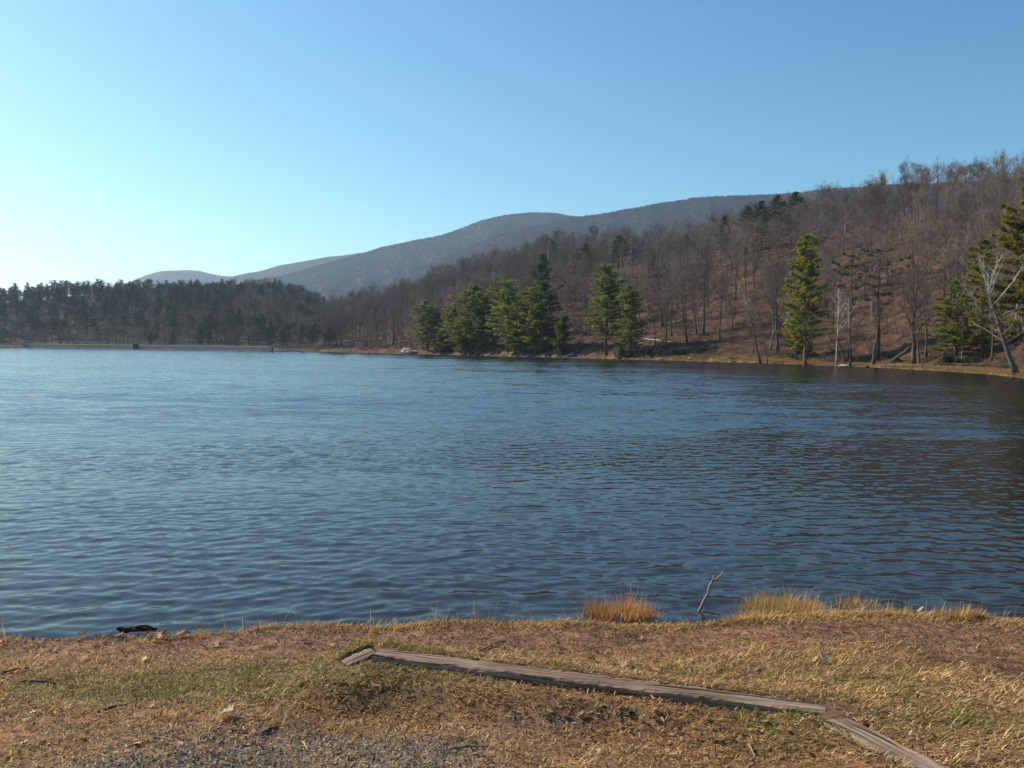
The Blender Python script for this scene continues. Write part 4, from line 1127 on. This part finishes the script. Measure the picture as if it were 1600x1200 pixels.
def put_timber(k, w, h, seed, label, slant=0.0):
    p, q = TIM[k]; v_ = q - p; L = float(np.linalg.norm(v_))
    o = link('landscape_timber', timber_mesh(L, w, h, seed, slant), label=label, category='timber')
    yaw = math.atan2(v_[1], v_[0]); pt = -math.asin(v_[2] / L)
    o.rotation_mode = 'XYZ'; o.rotation_euler = (0, pt, yaw); o.location = p - np.array([0, 0, h / 2])
    return o


put_timber(0, 0.15, 0.16, 3, 'long weathered brown border timber lying across the grass')
put_timber(1, 0.15, 0.16, 5, 'weathered timber running out at the bottom edge of the photo')
put_timber(2, 0.13, 0.14, 8, 'short half-buried timber meeting the long one at a corner')

# ------------------------------------------------------------------ grass, straw, gravel on the bank
grng = np.random.default_rng(77)


def blades(P, H, W, yaw, bend, col, acc, tipc=1.15):
    """curved blades: base pair, middle pair, tip"""
    n = len(P); dx, dy = np.cos(yaw), np.sin(yaw)
    f = np.stack([dx, dy, np.zeros(n)], -1); s = np.stack([-dy, dx, np.zeros(n)], -1)
    up = np.array([0, 0, 1.0])
    b0_ = np.minimum(bend * 0.62, 1.35)
    m_ = P + f * (H * np.sin(b0_) * 0.55)[:, None] + up * (H * np.cos(b0_) * 0.55)[:, None]
    t_ = m_ + f * (H * np.sin(bend) * 0.5)[:, None] + up * (H * np.cos(bend) * 0.5)[:, None]
    V = np.stack([P - s * W[:, None], P + s * W[:, None], m_ + s * W[:, None] * 0.8, m_ - s * W[:, None] * 0.8, t_], 1).reshape(-1, 3)
    b = np.arange(n)[:, None] * 5
    Fc = np.concatenate([b + [0, 1, 2], b + [0, 2, 3], b + [3, 2, 4]])
    cc = np.repeat(col[:, None, :], 5, 1); cc[:, 4] *= tipc; cc[:, :2] *= 0.9
    acc.add(V, Fc, cc.reshape(-1, 3))


blades(*TUFT_ARGS, ta)
scatter('shore_grass', lawn, [bpy.data.objects.new('tuft_source', ta.mesh('tuft', [M_grass]))], 'rough tan grass along the far shore lawn', 'grass')


def on_timber(x, y):
    q = np.zeros(len(x), bool)
    for p, r in TIM:
        q |= seg_near(x, y, p, r)[0] < 0.082
    return q


N0 = 640000
y = 2.2 + (9.4 - 2.2) * grng.random(N0) ** 1.0; x = (grng.random(N0) * 2 - 1) * (0.63 * y + 2.6)
w_acc = (0.63 * y + 2.6) / (0.63 * 9.4 + 2.6)
ok = grng.random(N0) < w_acc; x, y = x[ok], y[ok]
s = edge_y(x) - y; ok = (s > -0.02) & ~on_timber(x, y); x, y, s = x[ok], y[ok], s[ok]
z = bank(x, y)
fb = np.clip(1.7 * field(x, y, Z_BARE) + 0.9 * fbm(x * 2.2, y * 2.2, 301), 0, 1); fg = np.clip(1.2 * field(x, y, Z_GREEN) + 0.8 * fbm(x * 1.6, y * 1.6, 302), 0, 1)
fv = np.clip(1.4 * field(x, y, Z_GRAV) + 0.7 * fbm(x * 3, y * 3, 303), 0, 1); ft = np.clip(field(x, y, Z_THAT) + 0.5 * fbm(x * 2, y * 2, 304), 0, 1)
cl = vnoise(x * 7, y * 7, 305); cl2 = vnoise(x * 17, y * 17, 306)
wr0, wr1 = onbank(120, 990)[0], onbank(300, 988)[0]
fringe = np.exp(-0.5 * ((s - 0.10) / 0.10) ** 2) * (1 - 0.9 * sstep(wr0 - 0.1, wr0 + 0.1, x) * sstep(wr1 + 0.1, wr1 - 0.1, x))
dens = (0.16 + 1.5 * (cl * cl2) ** 1.3 + 0.4 * fg + 0.15 * sstep(0.5, 2.5, x)) * (1 - 0.96 * fb) * (1 - 0.93 * fv) * (1 - 0.35 * ft) + 0.7 * fringe
kp = grng.random(len(x)) < np.clip(dens, 0, 1); x, y, z, s, fb, fg, fv, ft, cl, fringe = [q[kp] for q in (x, y, z, s, fb, fg, fv, ft, cl, fringe)]
n = len(x)
H = grng.uniform(0.025, 0.075, n) * (0.55 + 0.8 * cl) * (1 + 0.2 * sstep(0.6, 2.0, x)) * (1 + 0.5 * fringe) * (1 - 0.4 * ft)
tall = grng.random(n) < 0.012 * (fringe > 0.3); H = np.where(tall, grng.uniform(0.12, 0.26, n), H)
W = grng.uniform(0.0015, 0.0036, n) * np.where(tall, 0.6, 1)
bend = np.where(tall, grng.uniform(0.1, 0.9, n), grng.uniform(0.9, 2.3, n))
straw = np.array([0.76, 0.57, 0.28]); tan = np.array([0.52, 0.31, 0.115]); grn = np.array([0.215, 0.21, 0.045]); brn = np.array([0.30, 0.145, 0.062])
r_ = grng.random(n); col = np.where((r_ < 0.5)[:, None], straw, np.where((r_ < 0.78)[:, None], tan, brn))
ig = grng.random(n) < np.clip(fg * 0.95 - 0.12, 0, 0.85); col = np.where(ig[:, None], grn * grng.uniform(0.7, 1.5, (n, 1)), col)
ib = grng.random(n) < ft * 0.6; col = np.where((ib & ~ig)[:, None], brn * 1.1, col)
gol = np.array([0.55, 0.34, 0.11]); ifr = grng.random(n) < fringe * 0.6; col = np.where(ifr[:, None], gol, col)
col = col * grng.uniform(0.65, 1.3, (n, 1))
acc = Acc(); blades(np.stack([x, y, z - 0.004], -1), H, W, np.where(grng.random(n) < 0.6 * sstep(0, 1.5, x), -0.6 + grng.normal(0, 0.5, n), grng.uniform(0, 6.283, n)), bend, col, acc)
link('grass', acc.mesh('grass', [M_grass]), kind='stuff', label='short dry straw-coloured grass with green patches on the bank', category='grass')

# trodden straw and leaf crumbs lying flat
N1 = 350000
y = 2.2 + 7.2 * grng.random(N1); x = (grng.random(N1) * 2 - 1) * (0.63 * y + 2.6); ok = grng.random(N1) < (0.63 * y + 2.6) / 8.52; x, y = x[ok], y[ok]
s = edge_y(x) - y; ok = (s > -0.05) & ~on_timber(x, y); x, y = x[ok], y[ok]; n = len(x)
z = bank(x, y) + 0.004 + grng.random(n) * 0.008
L = grng.uniform(0.008, 0.04, n); W = grng.uniform(0.0014, 0.0042, n); yaw = grng.uniform(0, 6.283, n); tilt = grng.normal(0.12, 0.25, n)
dv = np.stack([np.cos(yaw) * np.cos(tilt), np.sin(yaw) * np.cos(tilt), np.sin(tilt)], -1); sv = np.stack([-np.sin(yaw), np.cos(yaw), grng.normal(0, .3, n)], -1); P = np.stack([x, y, z], -1)
V = np.stack([P - sv * W[:, None], P + sv * W[:, None], P + dv * L[:, None] + sv * W[:, None] * .7, P + dv * L[:, None] - sv * W[:, None] * .7], 1).reshape(-1, 3)
b = np.arange(n)[:, None] * 4; Fc = np.concatenate([b + [0, 1, 2], b + [0, 2, 3]])
r_ = grng.random((n, 1)); fb1 = np.clip(1.7 * field(x, y, Z_BARE) + 0.6 * fbm(x * 2.2, y * 2.2, 301), 0, 1)[:, None]; r_ = np.clip(r_ + 0.45 * fb1, 0, 1); cc = np.where(r_ < 0.3, straw * 0.85, np.where(r_ < 0.65, tan * 0.85, np.where(r_ < 0.9, brn * 0.9, np.array([0.075, 0.05, 0.033])))) * grng.uniform(0.6, 1.25, (n, 1))
acc = Acc(); acc.add(V, Fc, np.repeat(cc, 4, 0)); link('straw_litter', acc.mesh('straw_litter', [M_grass]), kind='stuff', label='trodden brown straw and leaf crumbs covering the bank', category='litter')


def chips(x, y, size, colr, acc, rng):
    n = len(x); z = bank(x, y)
    base = np.array([[1, 0, 0], [.3, .8, 0], [-.8, .5, 0], [-.9, -.4, 0], [.2, -.8, 0], [.25, .1, .55], [-.35, -.05, .5]])
    Fk = np.array([[0, 1, 5], [1, 2, 6], [1, 6, 5], [2, 3, 6], [3, 4, 6], [4, 5, 6], [4, 0, 5]])
    V = base[None] * (1 + rng.uniform(-.3, .3, (n, 7, 3))); V = V * size[:, None, None] * np.array([1, 0.75, 0.8])
    yw = rng.uniform(0, 6.28, n); c_, s_ = np.cos(yw)[:, None], np.sin(yw)[:, None]
    tl = rng.normal(0, .35, (n, 1)); V[:, :, 2] = V[:, :, 2] + V[:, :, 0] * tl
    V = np.stack([V[:, :, 0] * c_ - V[:, :, 1] * s_ + x[:, None], V[:, :, 0] * s_ + V[:, :, 1] * c_ + y[:, None], V[:, :, 2] + z[:, None] + 0.1 * size[:, None]], -1)
    acc.add(V.reshape(-1, 3), (Fk[None] + (np.arange(n) * 7)[:, None, None]).reshape(-1, 3), np.repeat(colr, 7, 0))


N2 = 60000
y = 2.9 + 3.2 * grng.random(N2); x = (grng.random(N2) * 2 - 1) * (0.63 * y + 0.4)
fv = field(x, y, Z_GRAV) + 0.5 * fbm(x * 3, y * 3, 303) + 0.25 * fbm(x * 9, y * 9, 309); ok = (grng.random(N2) < np.clip(fv * 1.1 - 0.10, 0.008, 0.95)) & ~on_timber(x, y); x, y = x[ok], y[ok]; n = len(x)
gcol = np.where(grng.random((n, 1)) < 0.7, np.array([0.215, 0.20, 0.18]), np.array([0.30, 0.26, 0.215])) * grng.uniform(0.55, 1.5, (n, 1))
acc = Acc(); chips(x, y, np.exp(grng.normal(math.log(0.0085), 0.4, n)).clip(0.004, 0.022), gcol, acc, grng)
link('gravel', acc.mesh('gravel', [M_stone]), kind='stuff', label='loose grey gravel chips scattered through the trodden grass', category='gravel')


N3 = 5200
x = grng.uniform(-5.5, 6.0, N3); y = edge_y(x) + grng.uniform(-0.03, 0.42, N3); ok = vnoise(x * 1.7, x * 0, 44) + grng.uniform(-.25, .25, N3) > 0.42; x, y = x[ok], y[ok]; n = len(x)
pcol = np.array([[0.17, 0.12, 0.088]]) * grng.uniform(0.35, 1.7, (n, 1)); acc = Acc(); chips(x, y, np.exp(grng.normal(math.log(0.013), 0.45, n)).clip(0.005, 0.04), pcol, acc, grng)
link('shore_pebbles', acc.mesh('shore_pebbles', [M_stone]), kind='stuff', label='wet brown pebbles strewn along the near waterline', category='pebbles')


# ------------------------------------------------------------------ grass tussocks at the water edge
def tussock(px, py, wpx, hpx, n, label, cols, seed):
    rng = np.random.default_rng(seed); p = onbank(px, py + 4); d = p[1]; Wd = 1.35 * wpx / F * d / 2; Hh = 0.98 * hpx / F * d
    a = rng.uniform(0, 6.283, n); r = np.sqrt(rng.random(n)) * Wd * 0.8
    x_ = np.cos(a) * r; y_ = np.sin(a) * r * 0.6; z_ = bank(x_ + p[0], y_ + p[1]) - p[2]; z_ = np.maximum(z_, -0.12)
    H_ = Hh * rng.uniform(0.45, 1.0, n) * (1.05 - 0.45 * (r / Wd) ** 2); tl = rng.random(n) < 0.02; H_ = np.where(tl, H_ * 1.5, H_)
    cg = vnoise(x_ * 14 + 50, y_ * 14 + 50, seed) * 9; yaw = np.where(rng.random(n) < 0.5, a + rng.normal(0, .8, n), cg + rng.normal(0, .6, n)); H_ = H_ * (0.45 + 0.9 * vnoise(x_ * 22 + 9, y_ * 22, seed + 3)); bend = rng.uniform(0.4, 2.6, n) * (0.55 + 0.5 * r / Wd); bend = np.where(tl, 0.3, bend)
    c_ = np.array(cols)[rng.integers(0, len(cols), n)] * rng.uniform(0.65, 1.3, (n, 1))
    acc = Acc(); blades(np.stack([x_, y_, z_ - 0.01], -1), H_, rng.uniform(0.0016, 0.0034, n), yaw, bend, c_ * 1.25, acc, 1.2)
    link('grass_tussock', acc.mesh('grass_tussock', [M_grass]), loc=p, label=label, category='grass tussock', group='grass tussocks along the near water edge')


OR = [(0.42, 0.205, 0.07), (0.36, 0.165, 0.055), (0.46, 0.29, 0.13), (0.26, 0.12, 0.045)]
GO = [(0.46, 0.29, 0.11), (0.38, 0.22, 0.08), (0.26, 0.17, 0.06), (0.50, 0.36, 0.17), (0.28, 0.15, 0.06)]
tussock(970, 967, 104, 50, 6000, 'rounded rust-orange grass tussock left of the upright stick', OR, 1)
tussock(1215, 954, 128, 44, 6500, 'largest golden grass tussock right of the upright stick, pale leaves at its foot', GO, 2)
tussock(1165, 960, 60, 30, 1800, 'low golden grass mound on the stick side of the largest tussock', GO, 3)
tussock(1331, 950, 64, 36, 2600, 'medium golden grass tussock next after the largest one', GO, 4)
tussock(1406, 954, 46, 28, 1400, 'small golden grass tuft between the medium tussock and photo edge', GO, 5)
tussock(1500, 960, 70, 26, 1800, 'low wide golden grass tuft nearest the photo edge', GO, 6)
tussock(8, 984, 40, 24, 500, 'small straw tuft at the water edge in the far corner by the dam side', GO, 7)

# ------------------------------------------------------------------ sticks, leaves, stones on the bank
b0 = onbank(1088, 967); d = b0[1]
k_ = lambda px, py, dy=0.0: np.array([(px - 1088) / F * d, dy, (967 - py) / F * d])
a = Acc()
P = np.array([k_(1086, 972), k_(1090, 958, .01), k_(1096, 945), k_(1099, 936, -.01), k_(1106, 925), k_(1108, 914, .01), k_(1113, 904)])
V, Fc = tube(P, np.array([.016, .015, .0135, .0145, .012, .0125, .011]), 8); a.add(V, Fc, (0.20, 0.155, 0.12))
link('stick', a.mesh('stick', [M_bark], True), loc=b0, label='forked bare stick standing upright in the bank between the tussocks', category='stick')
stick = bpy.data.objects['stick']
for pts_, r_ in (([k_(1112.5, 905), k_(1120, 902, .02), k_(1127, 896, .02), k_(1131.5, 889, .03)], [.0105, .0095, .008, .005]), ([k_(1112.5, 905), k_(1113, 900, -.01), k_(1114, 895, -.01)], [.010, .008, .004])):
    a = Acc(); V, Fc = tube(np.array(pts_), np.array(r_), 7); a.add(V, Fc, (0.26, 0.205, 0.16)); link('branch', a.mesh('branch', [M_bark], True), stick)


def ground_stick(a_, b_, r, col, label, seed, twigs=0):
    p, q = onbank(*a_), onbank(*b_); p[2] += r * 0.8; q[2] += r * 0.8
    m_ = (q - p) * 0.5 + np.array([0, 0, 0.01])
    link('stick', log_mesh([p * 0, m_, q - p], r, r * 0.55, col, 6, seed, twigs), loc=p, label=label, category='stick')


ground_stick((33, 1066), (98, 1070), .010, (0.13, 0.09, 0.06), 'thin brown stick lying in the straw near the photo edge, level', 1)
ground_stick((2, 1054), (44, 1046), .010, (0.12, 0.08, 0.055), 'short brown stick angled up at the photo edge', 2)
ground_stick((153, 1114), (197, 1104), .009, (0.05, 0.038, 0.03), 'short black stick lying in green-brown grass', 3)
ground_stick((520, 1068), (560, 1074), .008, (0.16, 0.11, 0.075), 'small stick in the green grass under the short timber', 4)
ground_stick((410, 1148), (435, 1137), .011, (0.11, 0.07, 0.045), 'stubby brown stick at the gravel edge', 5)
ground_stick((700, 1172), (765, 1169), .009, (0.24, 0.18, 0.12), 'pale straight stick lying on gravel near the bottom edge', 6)
ground_stick((472, 1160), (482, 1174), .006, (0.42, 0.33, 0.19), 'short straw-coloured stem standing out on grey gravel', 7)
ground_stick((582, 1001), (614, 1003), .007, (0.34, 0.26, 0.17), 'pale twig on bare soil above the timber corner', 8)
ground_stick((976, 994), (1004, 996), .007, (0.13, 0.09, 0.07), 'small forked twig on bare soil below the orange tussock', 9, 2)
ground_stick((1170, 1164), (1180, 1186), .007, (0.22, 0.16, 0.11), 'thin twig pointing at the viewer near the second timber', 10)
ground_stick((1113, 1161), (1155, 1159), .006, (0.08, 0.06, 0.045), 'thin dark level twig near the bottom edge below the long timber', 11)
ground_stick((748, 1019), (790, 1001), .008, (0.22, 0.16, 0.11), 'slanting twig on bare soil beyond the long timber', 12)
ground_stick((962, 1119), (992, 1115), .009, (0.06, 0.045, 0.035), 'dark stub of wood just below the long timber', 13)
ground_stick((1185, 975), (1228, 979), .006, (0.10, 0.07, 0.05), 'dark twig on bare soil under the largest tussock', 14)

p = onbank(212, 995)
a = Acc(); rg = np.random.default_rng(9)
P = np.array([[-.17, 0, .035], [-.14, .01, .03], [-.09, 0, .022], [-.04, .01, .028], [.02, 0, .04], [.08, .01, .038], [.13, 0, .030], [.17, .01, .038]])
V, Fc = tube(P, np.array([.006, .02, .026, .02, .026, .03, .022, .005]), 8); V += rg.normal(0, .004, V.shape); a.add(V, Fc, (0.04, 0.031, 0.025))
link('driftwood', a.mesh('driftwood', [M_bark]), loc=p + np.array([0, 0.03, 0.05]), label='black soaked driftwood piece in the leaf wrack at the water edge', category='driftwood')


def leaf_mesh(seed):
    rng = np.random.default_rng(seed)
    out_ = np.array([(0, -.5), (.16, -.36), (.34, -.30), (.20, -.12), (.42, .05), (.22, .14), (.28, .34), (.08, .30), (0, .52), (-.09, .30), (-.27, .36), (-.2, .13), (-.42, .07), (-.21, -.11), (-.33, -.28), (-.15, -.35)])
    mid = out_ * 0.5; n = len(out_); V = [(0, 0, 0)] + [(x_, y_, 0) for x_, y_ in mid] + [(x_, y_, 0) for x_, y_ in out_]
    V = np.array(V, float); V[:, :2] += rng.normal(0, .015, (len(V), 2))
    curl = rng.uniform(0.5, 1.3); V[:, 2] = curl * np.abs(V[:, 0]) ** 1.3 * 0.9 + rng.uniform(-.2, .8) * V[:, 1] ** 2 + rng.normal(0, .02, len(V))
    Fc = []
    for k in range(n):
        k2 = (k + 1) % n; Fc += [[0, 1 + k, 1 + k2], [1 + k, 1 + n + k, 1 + n + k2], [1 + k, 1 + n + k2, 1 + k2]]
    return V, np.array(Fc)


LEAF = []
for q, cl_ in enumerate([(0.50, 0.34, 0.19), (0.32, 0.18, 0.095), (0.66, 0.51, 0.33), (0.20, 0.11, 0.065), (0.42, 0.25, 0.125)]):
    V, Fc = leaf_mesh(q + 50); LEAF.append(mesh_arrays('fallen_leaf', V, Fc, np.full((len(V), 3), 1) * np.array(cl_), False, [M_dead]))


def leaf(px, py, size, wch, label, group=None, pitch=0.25, lift=0.02):
    p = onbank(px, py); o = link('fallen_leaf', LEAF[wch], loc=p + np.array([0, 0, lift]), label=label, category='leaf')
    o.rotation_euler = (RNG.normal(0, pitch), RNG.normal(0, pitch), RNG.uniform(0, 6.28)); o.scale = (size, size, size)
    if group:
        o['group'] = group


leaf(352, 1122, 0.13, 2, 'large pale curled leaf lying alone near the gravel', lift=0.035, pitch=0.4)
leaf(966, 1046, 0.11, 0, 'curled tan leaf beyond the long timber, darkest cluster there', lift=0.04, pitch=0.7)
leaf(975, 1045, 0.09, 2, 'pale leaf propped against the curled tan one beyond the timber', lift=0.04, pitch=0.7)
leaf(1284, 1038, 0.12, 2, 'pale leaf standing up in straw above the timber end', lift=0.045, pitch=0.6)
leaf(1276, 1036, 0.09, 0, 'tan leaf touching the pale upright one above the timber end', lift=0.03, pitch=0.5)
leaf(45, 1130, 0.08, 2, 'whitish leaf in the grass near the bottom corner', lift=0.03)
leaf(455, 1066, 0.06, 2, 'small whitish leaf in green grass left of the short timber', lift=0.03)
leaf(28, 1035, 0.11, 0, 'dull tan leaf by the level stick at the photo edge', lift=0.02)
leaf(475, 1005, 0.08, 3, 'dark brown leaf on bare soil left of the timber corner')
leaf(336, 1010, 0.12, 0, 'grey-tan flat leaf on the bare brown patch')
leaf(1438, 958, 0.12, 2, 'whitish leaf by the small golden tuft', lift=0.05, pitch=0.6)
leaf(1478, 984, 0.08, 2, 'pale small leaf on the bare soil near the photo edge')
leaf(925, 1035, 0.08, 3, 'dark curled leaf just beyond the middle of the long timber', pitch=0.5)
leaf(1020, 1058, 0.09, 1, 'brown leaf lying against the far side of the long timber', pitch=0.5)
leaf(1318, 988, 0.09, 3, 'dark leaf on bare soil below the medium tussock', pitch=0.5)
for q in range(16):
    leaf(RNG.uniform(1195, 1282), RNG.uniform(947, 956), RNG.uniform(0.06, 0.11), int(RNG.choice([0, 2, 2])), 'pale dead leaf heaped at the foot of the largest tussock', 'pale leaves under the largest tussock', 0.6, 0.035)
for q in range(34):
    leaf(RNG.uniform(125, 300), RNG.uniform(990, 999), RNG.uniform(0.06, 0.12), int(RNG.choice([1, 3, 3, 4, 0])), 'dead brown leaf in the wrack around the black driftwood', 'leaves washed up around the driftwood', 0.6, 0.03)
for q in range(16):
    leaf(RNG.uniform(1020, 1125), RNG.uniform(962, 969), RNG.uniform(0.05, 0.08), int(RNG.choice([1, 3, 4])), 'dead brown leaf in the wrack around the upright stick', 'leaves washed up around the upright stick', 0.6, 0.02)
for q in range(22):
    leaf(RNG.uniform(860, 1200), 1105 + RNG.uniform(-6, 26), RNG.uniform(0.04, 0.08), int(RNG.integers(0, 5)), 'dead leaf gathered in the shade below the long timber', 'leaves gathered below the long timber', 0.5, 0.02)
for q in range(90):
    leaf(RNG.uniform(20, 1580), RNG.uniform(1000, 1190), RNG.uniform(0.03, 0.065), int(RNG.integers(0, 5)), 'small dead leaf scrap scattered over the bank', 'leaf scraps scattered over the bank', 0.4, 0.014)
for q, (px, py, s_, c_) in enumerate([(1050, 961, .045, (0.62, 0.56, 0.46)), (1028, 958, .03, (0.4, 0.33, 0.26)), (1040, 965, .025, (0.35, 0.28, 0.22)), (1066, 964, .03, (0.3, 0.22, 0.17))]):
    p = onbank(px, py); link('pebble', rock_mesh(60 + q, (s_, s_ * .8, s_ * .6), c_, sub=2), loc=p + np.array([0, 0, s_ * .3]), category='stone',
                             label=['whitish pebble at the water edge beside the orange tussock', 'tan pebble touching the orange tussock at the water edge', 'small brown pebble below the whitish one at the water edge', 'reddish pebble between the whitish one and the upright stick'][q])

# ------------------------------------------------------------------ the air of the valley
m, nt, N, L, P = new_mat('valley_haze'); N.remove(P)
pv = N.new('ShaderNodeVolumePrincipled'); pv.inputs['Color'].default_value = (0.56, 0.76, 1.0, 1); pv.inputs['Density'].default_value = 0.000105; pv.inputs['Anisotropy'].default_value = 0.35
L.new(pv.outputs[0], N['Material Output'].inputs['Volume'])
a = Acc(); box(a, (0, 0, 268.0), (14000, 14000, 544), (1, 1, 1))
V, Fc, C, M_ = a.arrays(); me = mesh_arrays('haze', V, Fc, None, False, [m])
link('haze', me, kind='stuff', label='thin pale blue air haze over the lake valley', category='haze')
